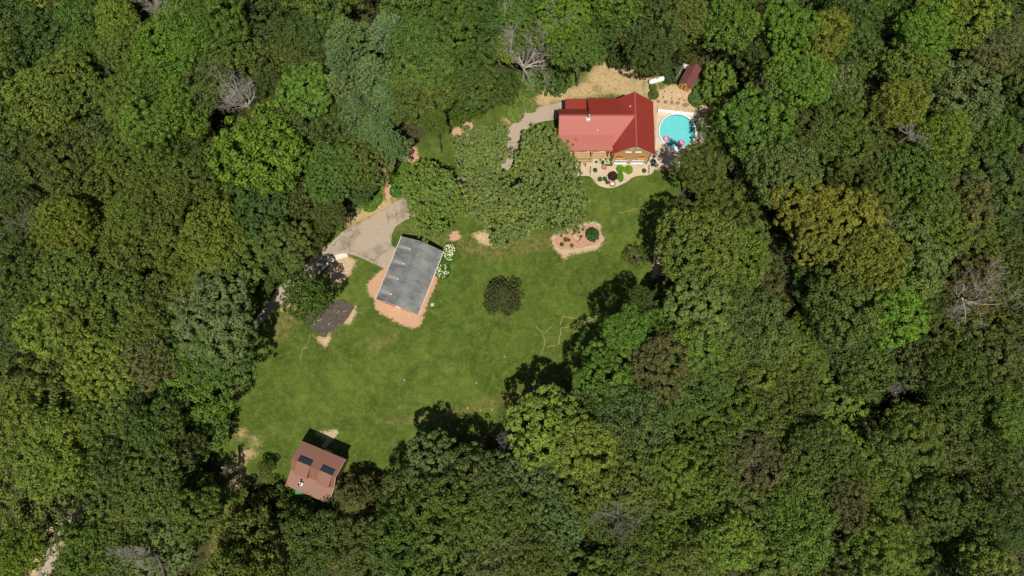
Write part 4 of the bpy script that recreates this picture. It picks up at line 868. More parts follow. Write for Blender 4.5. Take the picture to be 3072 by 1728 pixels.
# colours of the crowns (linear albedo)
COL = {'D': (.078, .106, .025), 'O': (.106, .152, .028), 'G': (.084, .152, .026), 'K': (.062, .108, .026), 'B': (.112, .205, .024),
       'Y': (.155, .218, .030), 'P': (.120, .165, .054), 'R': (.122, .114, .044), 'M': (.180, .172, .024), 'N': (.120, .188, .068)}
NAMES = {'D': 'dark olive', 'O': 'olive green', 'G': 'mid green', 'K': 'deep green', 'B': 'bright green', 'Y': 'yellow-green', 'P': 'grey-green', 'R': 'brownish', 'M': 'golden', 'N': 'pale blue-green'}
RAW = {
 (0,0,1.677): """90,60,110,O 60,210,120,O 230,60,110,G 190,170,130,K 380,50,110,G 350,170,110,KO 460,110,90,O 570,80,80,Y 420,230,90,G 590,190,100,O 620,260,80,OR 700,170,80,O 790,240,110,B 900,120,110,BO 950,60,100,G 1080,60,110,G 1030,130,90,O 1180,100,110,G 1110,210,110,O 1300,80,120,K 1290,260,130,D 1450,80,120,K 1400,320,110,D 1590,90,100,K 1540,220,100,D
 300,400,120,O 70,350,100,O 150,470,130,YO 40,560,110,Y 210,570,110,O 420,400,90,O 540,330,80,K 490,500,110,O 450,620,120,D 620,480,90,O 740,380,110,G 880,330,100,O 1010,400,120,D 870,540,110,BO 700,600,90,BO 740,690,80,B 1190,330,120,D 1380,470,90,D 1520,430,90,BG 1560,560,100,D
 100,750,140,D 280,760,130,D 50,920,110,D 430,720,100,YO 590,770,110,O 600,850,90,O 780,820,110,O 930,720,110,D 1040,760,100,D 1290,720,185,BG! 980,880,100,OD 1130,870,110,KG 1110,990,110,KG 1330,900,120,O 1490,1000,140,D 1540,720,110,K 1640,850,110,G 1560,900,90,D 1650,680,100,K
 210,1010,90,Y 330,980,110,DO 470,1020,110,DO 60,1060,90,D 780,1000,120,OD 640,1050,90,O 900,1060,110,O 290,1110,90,YO 440,1130,100,O 650,1200,120,O 800,1140,110,O 500,1260,100,O 720,1290,110,O 880,1210,110,O 1060,1180,130,OY 960,1310,110,O 1250,1080,120,K 1370,1120,110,K 1200,1250,110,O 1420,1230,100,OD 1550,1180,100,D 1300,1360,70,KO 1140,1360,110,O 70,1200,110,K 200,1200,90,OD 60,1380,120,D 200,1320,110,D 330,1400,110,O 480,1400,100,KO 620,1400,100,O 800,1400,100,O 960,1430,90,O""",
 (900,0,2.5156): """60,100,150,KD 60,300,130,D 60,600,130,GO 130,800,130,DK 90,1000,150,O 240,1050,150,OG 430,1000,120,KD 560,1120,120,K 200,1200,130,O 500,1200,110,G 800,60,110,D 900,120,140,OG 1040,60,130,GB 1130,150,150,G 870,280,150,GO 1030,330,140,G 1250,160,150,KG 1350,280,150,KG 1180,360,130,GO 1450,60,130,KG 900,480,150,GO 1100,520,150,G 1280,500,140,OG 1450,380,130,Y 1560,330,90,Y 1450,500,130,OY 1300,620,140,OG 1500,620,140,GD 1500,740,110,GD 880,700,150,OD 1060,700,150,KG 1220,760,120,GD 860,860,140,OD 1010,920,140,G 1280,830,100,GD 900,1040,140,OD 1050,1060,110,GK 1650,60,130,GB 1800,60,130,BG 1760,180,120,GB 1960,60,130,B 1900,180,120,BG 2000,250,150,BG 2080,100,120,GO 2050,400,130,GB 1950,500,140,KG 1900,640,110,KG 2150,330,120,GO 2200,80,120,G 2300,150,130,GK 2200,250,90,YO 2200,450,110,KD 2230,520,70,K 2380,300,130,DK 2400,410,90,KD 2480,150,120,DK 2540,300,90,D 2100,560,70,KD""",
 (2048,0,1.677): """30,230,100,D 60,60,100,OR 120,140,90,D 240,90,110,BG 270,200,100,KG 370,90,90,O 460,60,100,B 560,110,110,BG 540,220,110,G 620,40,90,G 720,150,95,YM 740,60,80,G 860,80,100,K 960,90,110,KG 900,220,120,GD 1050,60,90,K 1120,160,100,B 1250,130,110,B 1330,60,100,Y 1480,50,120,Y 1430,140,110,YP 1600,200,110,RP 1660,60,90,K 1700,140,80,D 1570,300,110,KD 1680,330,90,D 200,390,135,YG 350,400,110,GY 400,270,90,D 610,360,130,B 700,300,90,B 850,330,100,OD 820,430,90,PO 560,500,100,O 480,420,80,D 1080,330,110,KD 1200,300,120,O 1320,350,110,O 1290,220,90,O 1120,500,110,YM 1220,510,90,PY 1330,450,100,OD 1460,470,130,P 1600,540,120,KG 1430,570,110,DP 1690,480,80,D 980,520,110,OD 960,620,120,YB 820,640,130,OD 660,640,110,D 210,640,130,GB 400,610,130,GB 120,580,60,O 1100,640,90,O 1350,640,100,Y 1260,730,110,OY 1430,740,110,Y 1580,660,120,G 1690,640,90,K 540,860,135,OP! 780,800,120,OD 940,800,120,D 1080,760,100,DO 1040,900,110,G 1180,880,110,G 1350,850,130,OY 1640,800,110,K 1600,900,120,K 1450,1000,110,RO 1600,1050,110,D 100,830,120,OD 250,860,110,DO 100,960,100,O 380,900,80,KD 140,1080,120,P 300,1050,110,O 340,1180,100,O 480,1050,90,OD 660,1050,110,M 850,1120,130,M 980,1140,110,M 800,1280,130,M 970,1290,110,MG 690,1200,90,MO 1150,1150,130,PG 1000,980,90,DO 1290,1020,110,GO 1380,1150,110,O 1180,1320,120,PG 1350,1270,110,OD 1540,1220,130,DO 1680,1180,90,D 520,1160,100,D 100,1230,130,O 60,1380,110,D 250,1300,120,OY 250,1420,120,OY 430,1250,90,YO 450,1400,100,RO 700,1420,90,K 1100,1430,90,OD 1500,1400,110,RD 1660,1350,100,D""",
 (0,864,1.677): """60,100,120,OD 200,60,110,O 190,180,100,Y 350,80,110,O 480,120,110,O 600,70,120,O 760,80,120,OD 900,80,110,PO 860,190,100,OY 1060,130,140,P 1190,80,90,OD 1210,30,70,KO 1160,200,80,PO 330,200,110,OY 260,310,110,O 70,260,110,KO 60,400,110,K 400,280,100,O 500,390,110,Y 590,440,90,YO 560,290,100,PO 680,230,100,O 720,380,90,RP 830,300,110,KG 960,290,110,KO 1090,330,120,KB 1150,440,110,KB 960,440,130,GB 830,450,110,K 1060,560,120,GB 900,560,110,KG 200,480,130,OD 350,520,110,D 470,500,90,D 620,540,90,KD 100,600,120,O 60,720,120,YO 180,680,110,Y 280,760,110,YO 350,640,110,O 480,640,110,O 610,680,110,KO 740,600,90,D 740,700,110,GK 560,780,100,DO 400,800,100,O 100,860,120,YO 200,900,110,YO 430,930,110,OY 580,880,110,KD 720,830,110,DP 860,820,90,D 980,720,100,G 960,810,60,G 320,900,80,RO 60,980,110,O 110,1070,140,OP 40,1180,110,YO 200,1100,90,O 60,1340,90,BY 450,1060,110,OP 560,1000,110,OD 620,1100,100,DO 730,1010,110,OP 850,1040,100,OM 950,1030,80,OY 960,1140,80,O 760,1120,100,D 400,1180,100,G 400,1310,110,G 520,1230,100,OG 560,1370,110,O 680,1240,100,O 720,1370,130,PD 850,1250,100,D 860,1390,100,DP 930,1300,70,DG 1190,1060,90,YO 1170,1150,60,OY 1160,1310,80,OY 1140,1410,70,OY 1260,1200,120,OD 1250,1340,130,DO 1400,1230,130,DK_ 1500,1140,90,DK_ 1430,1370,120,OD 1560,1300,110,D 1600,1420,110,D 1330,910,60,D_""",  # last entry: dark low crown standing in for tree shadow on the ground
 (1024,864,1.677): """1500,60,110,D 1590,60,110,DO 1690,50,80,D 1440,200,80,BG 1560,200,110,G 1660,160,100,GB 1690,270,90,G 1390,240,55,KG 1500,320,110,RD 1620,390,110,RD 1340,440,110,GB 1470,520,110,B 1290,530,90,GB 1560,500,90,BG 1330,620,110,G 1470,650,120,PG 1560,690,90,P 1050,700,110,Y 960,690,60,Y 1180,620,90,DO 1190,720,70,D 1060,850,90,DO 1230,800,100,Y 1340,790,100,YG 1640,650,100,DP 1550,820,110,OP 1660,780,100,OY 1400,930,110,OP 1220,880,80,OR 1500,960,110,PO 1600,930,90,YO 1690,900,80,Y 460,870,140,PD 380,980,100,PD 560,900,110,PK 700,960,120,OR 780,890,80,OD 950,960,110,PG 900,1020,90,PG 1030,1050,100,GP 340,1090,110,DO 500,1060,100,OP 640,1060,100,OR 520,1160,110,OG 680,1180,110,O 820,1140,110,OD 920,1190,110,OG 1070,1180,110,PG 1180,1180,100,PO 1250,1070,110,OD 1330,1050,90,OM 1390,1190,100,D 1500,1080,100,O 1600,1040,110,OD 1560,1200,90,GO 1690,1110,80,O 440,1220,110,GP 300,1190,90,O 320,1320,110,GO 120,1330,120,DO 50,1420,110,DO 460,1360,120,GB 600,1300,110,GP 760,1330,120,PD 860,1290,90,PD 560,1420,100,G 980,1260,100,PG 1120,1270,100,PO 1000,1370,110,DO 1130,1390,110,OP 1300,1350,90,GO 1420,1330,110,DO 1530,1380,110,O 1600,1290,100,GY 1690,1320,90,O 880,1410,100,D 240,1250,70,OD 230,1430,90,D""",
 (2048,864,1.677): """90,90,110,OP 60,180,90,OY 250,40,100,OD 420,60,110,OM 270,150,110,GY 180,230,100,OG 380,200,120,OP 500,160,110,OP 470,270,100,OP 60,320,110,GY 260,300,100,DO 400,360,110,OY 280,370,100,OD 540,360,90,OY 640,330,70,GY 640,180,60,BY 720,90,110,DP 850,60,120,OD 1080,90,120,B 1120,160,80,B 1000,60,90,B 1230,90,80,OD 900,230,120,KD 1010,290,120,KO 880,320,90,K 960,400,110,KO 1200,260,110,D 1300,210,120,DK 1430,170,130,DO 1580,180,130,DO 1680,120,90,D 1270,370,130,DP 1420,330,130,DO 1400,480,120,DO 1560,340,120,D 1520,500,110,DO 1280,530,110,DO 1660,290,90,DK 1650,470,90,D 1690,620,90,GY 1650,560,80,GO 1650,770,90,BY 1560,690,110,KG 60,500,110,GK 170,550,110,OD 60,650,110,GO 300,470,100,DO 470,480,90,RP 590,520,110,OD 750,500,90,OY 850,470,80,GY 820,560,110,YO 690,610,100,OY 880,680,110,Y 1010,740,70,OR 520,640,100,GK 330,580,100,OD 400,700,110,DO 230,700,110,OG 590,740,110,OD 100,800,130,O 230,840,110,O 40,950,100,OR 160,980,110,OG 380,880,100,RD 560,870,110,OD 700,850,110,OD 630,990,120,OP 780,930,90,RO 900,850,100,YO 1000,880,90,YO 1040,980,100,GO 900,980,80,OY 1170,760,110,OD 1210,870,90,D 1330,800,120,DP 1470,800,120,DO 1600,850,110,D 1500,920,110,DP 1340,940,100,KD 1650,980,100,KD 350,1080,110,PD 480,1080,90,DO 230,1110,80,K 60,1120,110,GO 110,1220,110,OP 250,1270,110,YB 200,1350,80,Y 600,1180,120,GO 480,1240,110,OD 640,1300,120,OG 480,1350,120,OD 350,1400,110,OD 700,1100,100,DO 830,1110,100,RD 950,1120,100,OY 1040,1200,100,OY 900,1250,80,OP 1130,1270,90,OG 1010,1350,100,OY 840,1340,100,KD 950,1420,90,OP 1180,1120,100,DP 1320,1100,110,DO 1450,1110,110,DO 1580,1060,110,D 1500,1230,130,DO 1400,1330,120,D 1600,1330,120,OD 1230,1400,90,GD 1660,1180,90,DK 60,1380,90,O""",
 (0,0,1): """1662,222,60,KG_ 1290,1760,80,O 2500,1770,80,D 3000,1770,80,O 700,1775,80,O 1800,1775,78,O 3115,900,80,D 3115,300,80,K -40,-30,85,K -60,130,80,O -50,300,80,O 130,-70,80,O 330,-75,80,D 560,-60,80,G 760,-70,80,K 980,-70,80,O 1220,-75,80,G 1430,-70,80,K 1640,-70,80,G 1850,-75,80,B 2040,-75,75,D 2250,-70,80,G 2450,-70,80,K 2650,-75,80,G 2850,-70,80,Y 3060,-60,80,D""",
 (0,0,0.83854): """1742,470,60,D 1748,415,60,DO 1850,420,60,OD 1720,550,52,D 1700,600,34,DR 1712,670,55,D 1660,770,52,D 1760,600,60,P 1780,680,60,O 1625,740,36,DO 1840,520,60,OD 1850,600,50,D 1650,45,60,DK 1715,50,60,DO 1640,120,46,DK 1690,135,36,D 1700,95,45,D 900,400,55,O 935,440,40,OK 870,470,48,OD 830,540,45,D 790,590,40,D 905,475,40,K""",
}
trees = []
for (ox, oy, sc), txt in RAW.items():
    for w in txt.split():
        x, y, r, c = w.split(','); big = c.endswith('!'); trees.append([ox+float(x)/sc, oy+float(y)/sc, float(r)/sc, c.rstrip('!'), big])
PINE_AT = [(1031, 90, 66, 'NO'), (1030, 165, 70, 'N'), (1155, 75, 55, 'N'), (1110, 210, 78, 'N'), (1015, 250, 66, 'N'), (1070, 320, 72, 'NG'), (1150, 285, 56, 'N'), (1165, 420, 50, 'NG'), (1120, 375, 44, 'NG')]
trees = [t for t in trees if all(math.hypot(t[0]-p[0], t[1]-p[1]) > 62 for p in PINE_AT)]
trees.sort(key=lambda t: (not t[4], -t[2]))
kept = []
for t in trees:
    if all(math.hypot(t[0]-k[0], t[1]-k[1]) > .66*(t[2]+k[2]) for k in kept) or (t[2] < 50 and all(math.hypot(t[0]-k[0], t[1]-k[1]) > .62*(t[2]+k[2]) for k in kept)): kept.append(t)
kept = kept[:300]
print('TREES', len(trees), 'kept', len(kept))

LAND = [('the red-roofed house', 1820, 380), ('the grey-roofed garage', 1230, 820), ('the brown cabin', 930, 1410), ('the golden trees', 2540, 700), ('the bare tree at upper left', 720, 290), ('the bare tree at the left edge', 90, 640),
        ('the top left bare tree', 440, 20), ('the bare tree at the right edge', 2930, 880), ('the bare tree at lower middle', 1860, 1560), ('the pale pines', 1090, 230), ('the mulch island', 1730, 715), ('the round pool', 2030, 400),
        ('the lower left corner of the photo', 0, 1728), ('the lower right corner of the photo', 3072, 1728), ('the upper right corner of the photo', 3072, 0), ('the left bend of the driveway', 760, 960), ('the big bright green tree', 770, 430), ('the lower lawn shadow edge', 1450, 1230),
        ('the dark gap at right', 2500, 960), ('the bottom middle of the photo', 1350, 1728), ('the left edge halfway down', 0, 1150), ('the right edge halfway down', 3072, 1180), ('the top edge above the pool', 2200, 0), ('the wires at lower right', 2640, 1360)]
DIRS = ['right of', 'above right of', 'above', 'above left of', 'left of', 'below left of', 'below', 'below right of']
ORD = ['nearest', 'second', 'third', 'fourth', 'fifth', 'sixth', 'seventh', 'eighth', 'ninth', 'tenth', 'eleventh', 'twelfth']
cells = {}
for t in kept:
    li = min(range(len(LAND)), key=lambda i: math.hypot(t[0]-LAND[i][1], t[1]-LAND[i][2])); L_ = LAND[li]
    a = math.atan2(L_[2]-t[1], t[0]-L_[1]); di = int(round(a/(math.pi/4))) % 8
    t.append((li, di)); cells.setdefault((li, di), []).append((math.hypot(t[0]-L_[1], t[1]-L_[2]), id(t)))
for v in cells.values(): v.sort()
def mixcol(code, rg):
    code = code.rstrip('_'); c = np.mean([COL[k] for k in code[:1]*2+code[1:]], 0) if len(code) > 1 else np.array(COL[code])
    j = rg.uniform(.86, 1.16); return (float(c[0]*j*rg.uniform(.93, 1.08)), float(c[1]*j), float(c[2]*j*rg.uniform(.85, 1.15)), 1)
WL = [(2053, 190), (2143, 385), (2257, 622), (2376, 864), (2525, 1150), (2644, 1365), (2830, 1735)]
def wire_dist(x, y):
    best = 1e9
    for (a, b), (c, d) in zip(WL, WL[1:]):
        t = max(0, min(1, ((x-a)*(c-a)+(y-b)*(d-b))/((c-a)**2+(d-b)**2))); best = min(best, math.hypot(x-a-t*(c-a), y-b-t*(d-b)))
    return best
def plant_tree(name, crown, px, py, rpx, zc, color, label, cat, group, rg, vz=.85, R0=4.6, trunk=True):
    c = G(px, py, zc); r = rpx/F*(CH-zc)*1.04; s = r/R0
    T = tag(empty(name, (c.x, c.y, 0)), label, cat, group)
    o = bpy.data.objects.new('crown', crown); C.objects.link(o); o.parent = T; o.location = (0, 0, zc-r*.35*vz); o.scale = (s*rg.uniform(.95, 1.06), s*rg.uniform(.95, 1.06), s*vz); o.rotation_euler = (rg.uniform(-.06, .06), rg.uniform(-.06, .06), rg.uniform(0, 6.28)); o.color = color
    if trunk:
        k = bpy.data.objects.new('trunk', TRUNKS[rg.randrange(4)]); C.objects.link(k); k.parent = T; k.scale = (s*.9, s*.9, max(.1, (zc-.45*r)/12.5)); k.rotation_euler = (0, 0, rg.uniform(0, 6.28))
    return T
CLEAR = [Vector((x*3072/2576, y*3072/2576, 0)) for x, y in [(560,1120),(600,1010),(640,920),(645,840),(700,720),(790,640),(860,570),(950,480),(1000,400),(1100,345),(1140,310),(1230,290),(1300,230),(1345,265),(1420,240),(1440,205),(1500,190),(1530,160),(1590,165),(1625,195),(1690,205),(1698,180),(1720,150),(1765,172),(1750,240),(1762,300),(1745,345),(1720,375),(1690,395),(1690,430),(1660,560),(1640,700),(1560,740),(1530,800),(1450,880),(1350,960),(1280,1040),(1040,1075),(1010,1150),(960,1190),(840,1250),(710,1200),(700,1170),(640,1160),(605,1210),(570,1255),(550,1180)]]
rg = random.Random(5)
for t in kept:
    px, py, r, code, big, (li, di) = t[:6]; low = code.endswith('_'); code = code.rstrip('_')
    rank = [i for _, i in cells[(li, di)]].index(id(t))
    wd = wire_dist(px, py)
    zc = rg.uniform(11.0, 15.0)
    if code[0] in 'DK': zc = rg.uniform(8.0, 12.5)
    if code[0] in 'YBM' or big: zc = rg.uniform(14.0, 17.0)
    if wd < 75: zc = rg.uniform(6, 8.5)
    if r < 45: zc = min(zc, 8.0)
    if big: zc = 15
    # keep a trunk from standing on the lawn: lower crowns next to the clearing
    g = G(px, py, zc)
    rs_dummy = 0; size = 'broad' if r > 74 else ('small' if r < 52 else 'rounded'); col = NAMES[code[0]]
    if code == 'GY' or code == 'YG': col = 'fresh green'
    plc = f'{ORD[rank]} {DIRS[di]} {LAND[li][0]}'
    kind = 10 if 'P' in code and big else rg.randrange(12)
    rs = r*rg.uniform(1.26, 1.44)*(0.88 if big else 1.0)
    edge = False; dc = float(sdf(CLEAR, np.array([px]), np.array([py]))[0])
    if dc < rs*1.4: rs = max((.5 if px < 900 else .66)*r, min(rs, (max(dc, 0)+12)/1.3))
    if py < 330 and dc < 75 and px > 1250: zc = rg.uniform(3.6, 4.6); edge = True
    if dc < 100 and px < 830: zc = min(zc, rg.uniform(6, 7.5))
    if dc < 60 and 2050 < px < 2200 and py < 600: zc = 5.5
    if dc < 110 and px < 800 and py > 1150: zc = rg.uniform(5, 6.5)
    if 620 < px < 800 and 1380 < py < 1540: zc = min(zc, 5.0)
    if 800 < px < 1090 and py > 1560: zc = min(zc, 7.5)
    if low: zc = rg.uniform(2.6, 3.6)
    plant_tree('broadleaf_tree', PROTO[kind], px, py, rs, zc, mixcol(code, rg), f'{size} {col} tree, {plc}', 'tree', 'broadleaf trees of the woods', rg, vz=1.25 if edge else rg.uniform(.75, 1.0))
for i, (px, py, r, code) in enumerate(PINE_AT):
    c = mixcol(code, rg)
    plant_tree('pine_tree', PINES[i % 3], px, py, r*1.35, 13.5+rg.uniform(-1, 2), c, 'pale blue-green feathery pine, ' + ['at the top left of the pine group', 'upper middle left of the pine group', 'at the top right of the pine group', 'in the centre of the pine group', 'at the left edge of the pine group', 'at the lower left of the pine group', 'at the right edge of the pine group', 'lowest and smallest, nearest the maples', 'second lowest, just above the smallest one'][i], 'pine', 'pale pines above the driveway', rg, vz=1.0, R0=5.0)

# foreground maples with their own many-lobed crowns
Z8 = zoomed(1150, 330, 3.715)
MAPLES = [([(430,650,170),(330,800,170),(520,850,200),(400,1020,190),(620,780,170),(700,920,190),(480,1220,190),(640,1150,170),(720,1000,170)], 'grey-green maple closest to the driveway, leftmost of the maple group'),
          ([(1050,330,190),(1000,200,120),(1320,190,110),(1180,330,170),(920,420,150),(1080,520,200),(1280,430,150),(1000,600,140),(1230,620,150),(860,300,120)], 'grey-green maple at the upper left of the maple group, above the gap'),
          ([(1050,800,180),(1180,900,200),(1020,1000,170),(1180,1120,170),(1270,1270,150),(1300,1400,110),(1350,1130,150),(1330,820,150),(1150,760,120)], 'grey-green maple in the lower middle of the maple group'),
          ([(1680,220,150),(1880,230,150),(2030,330,140),(1620,400,160),(1800,420,190),(1980,520,190),(2110,540,110),(1700,600,180),(1560,560,120),(1900,680,160),(2090,700,110),(1640,300,120)], 'grey-green maple overhanging the porch roof of the red-roofed house'),
          ([(1520,1000,190),(1440,1150,180),(1600,1200,180),(1540,1330,140),(1420,1020,150),(1640,1070,150),(1700,1230,110)], 'grey-green maple at the bottom of the group above the mulch island'),
          ([(1820,830,180),(1700,760,150),(2000,880,190),(2130,850,140),(2060,1030,190),(1920,1020,190),(2190,970,120),(2120,1180,150),(1980,1200,130),(1780,960,150),(1560,800,130)], 'grey-green maple at the lower right of the maple group, below the porch')]
for i, (lb, lab) in enumerate(MAPLES):
    zc = 9.0; W_ = [(Z8(x, y, zc), r/3.715/F*(CH-zc)) for x, y, r in lb]; cx = sum(w[0].x for w in W_)/len(W_); cy = sum(w[0].y for w in W_)/len(W_)
    rng = np.random.default_rng(300+i); lobes = []
    W2 = []
    for p, r in W_:
        W2.append((p, r*.72, .2))
        for q in range(6): th = q*1.05+rng.uniform(-.4, .4); W2.append((p+Vector((math.cos(th), math.sin(th), 0))*r*rng.uniform(.55, .8), r*rng.uniform(.3, .48), -.5))
    for p, r, dz in W2:
        d = math.hypot(p.x-cx, p.y-cy); lobes.append((p.x-cx, p.y-cy, -0.075*d*d+dz+rng.uniform(-.9, 1.2)+(.8, -.6, .2, -.9, .9, 0)[i], r))
    Cc, Nn = dome(lobes, rng, 1.9, zmin=-.2, squash=.9, cut=.74, jitter=.36)
    C2, N2 = dome([(a, b, c-.3, q*.72) for a, b, c, q in lobes], rng, 1.6, zmin=-.1, squash=.8, cut=.6, jitter=.15); Cc = np.concatenate([Cc, C2]); Nn = np.concatenate([Nn, N2])
    keep = rng.random(len(Cc)) > .2; Cc, Nn = Cc[keep], Nn[keep]
    me = leaf_mesh('maple_crown', Cc, Nn, 22, rng.uniform(.2, .5, len(Cc)), .38, .22, up=.5, jit=.8, rng=rng)
    T = tag(empty('maple_tree', (cx, cy, 0)), lab, 'maple', 'grey-green maples between garage and house')
    o = link('crown', me, None, T, (0, 0, zc-.6)); o.color = (.168, .232, .066, 1) if i else (.152, .232, .046, 1)
    k = link('trunk', TRUNKS[i % 4], None, T); k.scale = (1.1, 1.1, .6)
# single trees and bushes on the lawn
def own_crown(px, py, zc, lobes, color, name, lb, cat, seed, dens=3.4, m=13, spread=.36, ll=.36, lw=.22, group=None, th=None, vz=1.0):
    rng = np.random.default_rng(seed); c = G(px, py, zc); Cc, Nn = dome(lobes, rng, dens, squash=.85, cut=.75, jitter=.16)
    me = leaf_mesh(name+'_crown', Cc, Nn, m, rng.uniform(.7, 1.3, len(Cc))*spread, ll, lw, rng=rng)
    T = tag(empty(name, (c.x, c.y, 0)), lb, cat, group); o = link('crown', me, None, T, (0, 0, zc)); o.color = color
    k = link('trunk', TRUNKS[seed % 4], None, T); k.scale = (.9, .9, zc/11.0)
    return T
own_crown(918, 885, 13.0, [(0, 0, 1.6, 2.0), (-1.6, 1.3, .6, 1.6), (1.5, .6, .8, 1.6), (-2.4, -.2, -.2, 1.4), (.4, 2.3, .3, 1.4), (1.8, -1.4, 0, 1.6), (-.6, -2.2, .2, 1.7), (-1.2, 2.8, -.8, 1.2), (2.6, -.4, -.8, 1.2), (.5, -3.2, -.8, 1.3), (-2.2, -1.8, -.9, 1.3), (0, 0, -1.5, 2.2)], (.068, .118, .018, 1), 'lone_tree', 'lone deep green tree between the driveway and the black ground fabric', 'tree', 71)
p = G(1508, 885, 2.5); T = tag(empty('cedar_bush', (p.x, p.y, 0)), 'dark spreading evergreen bush alone in the middle of the lawn', 'bush'); o = link('crown', CEDAR, None, T, (0, 0, 2.2)); o.color = (.066, .080, .024, 1); o.scale = (1.13, 1.22, .9)
k = link('trunk', TRUNKS[0], None, T); k.scale = (.6, .6, .25)
own_crown(1912, 772, 2.6, [(0, 0, .3, 1.5), (1.1, .3, 0, 1.1), (-1.0, -.2, 0, 1.2), (.2, -1.1, -.2, 1.1), (-.2, 1.0, -.1, 1.0)], (.10, .13, .035, 1), 'small_tree', 'small rounded olive tree near the right lawn edge below the mulch island', 'tree', 73, m=9, spread=.3, ll=.28, lw=.16)
p = G(1073, 1505, 5.5); T = tag(empty('willow_tree', (p.x, p.y, 0)), 'yellow-green willow with long drooping strands beside the brown cabin', 'willow'); o = link('crown', WILLOW, None, T, (0, 0, 6.0)); o.color = (.125, .13, .038, 1); o.scale = (1.08, 1.08, 1.1)
k = link('trunk', TRUNKS[1], None, T); k.scale = (.8, .8, .6)

# shrubs
def shrub_mesh(seed, m=8, ll=.15, lw=.09, n=220):
    rng = np.random.default_rng(seed); d = fib(n); d = d[d[:, 2] > -.25]; d = d/np.linalg.norm(d, axis=1, keepdims=True)
    return leaf_mesh('shrub', d*np.array([1, 1, .85])*(.86+rng.normal(size=(len(d), 1))*.07), d, m, .2, ll*2, lw*2, rng=rng, jit=.6)
SH = [shrub_mesh(i) for i in range(3)]; SPIKY = shrub_mesh(9, 6, .3, .05)
def shrub(p, r, color, lb, h=1.0, name='shrub', group='shrubs in the gravel bed', mesh=None, zz=0.0, sx=1.0, sy=1.0):
    T = tag(link(name, mesh or SH[rg.randrange(3)], None, None, (p.x, p.y, r*h*.35+zz)), lb, 'shrub', group); T.color = color; T.scale = (r*sx, r*sy, r*h); T.rotation_euler = (0, 0, rg.uniform(0, 6)); return T
k7 = 9.908*16
for x, y, r, c, lb, h, ms, sx, sy in [(650,705,66,(.05,.11,.02,1),'round clipped green shrub between the paver path and the purple shrub',.9,None,1,1),
        (155,705,64,(.035,.07,.02,1),'dark green shrub at the left side of the paver path',.9,None,1,1), (2100,720,64,(.10,.12,.03,1),'olive spiky shrub alone near the right railing',.8,1,1,1),
        (790,975,68,(.09,.12,.03,1),'leftmost low grassy shrub near the curved bed edge',.8,1,1,1), (935,965,64,(.07,.12,.025,1),'middle low grassy shrub left of the purple shrub',.8,1,1,1), (1010,1065,62,(.05,.12,.03,1),'low shrub nearest the stone fire ring',.8,None,1,1),
        (1165,890,140,(.050,.022,.022,1),'large round dark purple shrub in the gravel bed',.8,None,1,1), (1390,670,120,(.11,.24,.012,1),'bright lime spreading shrub nearest the purple shrub',.45,None,1,1),
        (1635,690,130,(.13,.25,.014,1),'largest bright lime shrub below the basement windows',.45,None,1,1), (1395,900,80,(.10,.22,.012,1),'tall-shaped lime shrub pointing down the gravel bed',.5,None,1,1),
        (880,480,60,(.05,.10,.02,1),'green plant at the left of the white flowers',.8,None,1,1), (1100,520,70,(.09,.11,.03,1),'olive plant at the right of the white flowers',.8,None,1,1), (680,460,38,(.08,.11,.03,1),'tiny plant below the raised planter',.9,None,1,1), (800,395,30,(.10,.09,.04,1),'tiny brownish plant closest to the raised planter',.9,None,1,1)]:
    o = shrub(Z7(x, y), r/k7, c, lb, h, mesh=SPIKY if ms else None)
    if x == 1395: o.scale = (.62, .95, .4); o.rotation_euler = (0, 0, .1)
def flowering(p, r, lb, nf, seed, fs=1.0, group='flowering bushes'):
    T = tag(empty('hydrangea_bush', p), lb, 'flowering bush', group); o = link('foliage', SH[seed % 3], None, T, (0, 0, r*.35)); o.scale = (r, r, r*.9); o.color = (.06, .15, .02, 1)
    rng = np.random.default_rng(seed)
    for k in range(nf):
        th = rng.uniform(0, 6.28); q = math.sqrt(rng.random())*.95; z = r*(.35+.8*math.sqrt(max(0, 1-q*q)))
        f = link('flower_head', FLOWER, None, T, (q*r*math.cos(th), q*r*math.sin(th), z)); sc = rng.uniform(.09, .16)*fs; f.scale = (sc, sc, sc)
M['flower'] = simple('cream_flower_heads', (.66, .68, .42), .8, var=.15)
M['whiteflower'] = simple('white_petals', (.8, .8, .78), .8, var=.05)
bm = bmesh.new(); bmesh.ops.create_icosphere(bm, subdivisions=1, radius=1)
FLOWER = bpy.data.meshes.new('flower_head'); bm.to_mesh(FLOWER); bm.free(); FLOWER.materials.append(M['flower'])
flowering(Z3(1145, 395), 1.25, 'cream-flowered bush at the upper right corner of the garage', 60, 1)
flowering(Z3(1150, 480), .95, 'cream-flowered bush just below the top one by the garage', 30, 2)
flowering(Z3(1060, 665), 1.35, 'lowest cream-flowered bush along the right wall of the garage', 45, 3)
shrub(Z3(1085, 555), 1.0, (.06, .16, .02, 1), 'plain green bush between the flowering bushes by the garage', 1.0, group=None)
flowering(Z7(1000, 500), .55, 'white-flowered plant in front of the corner of the log gable', 16, 4, group=None)
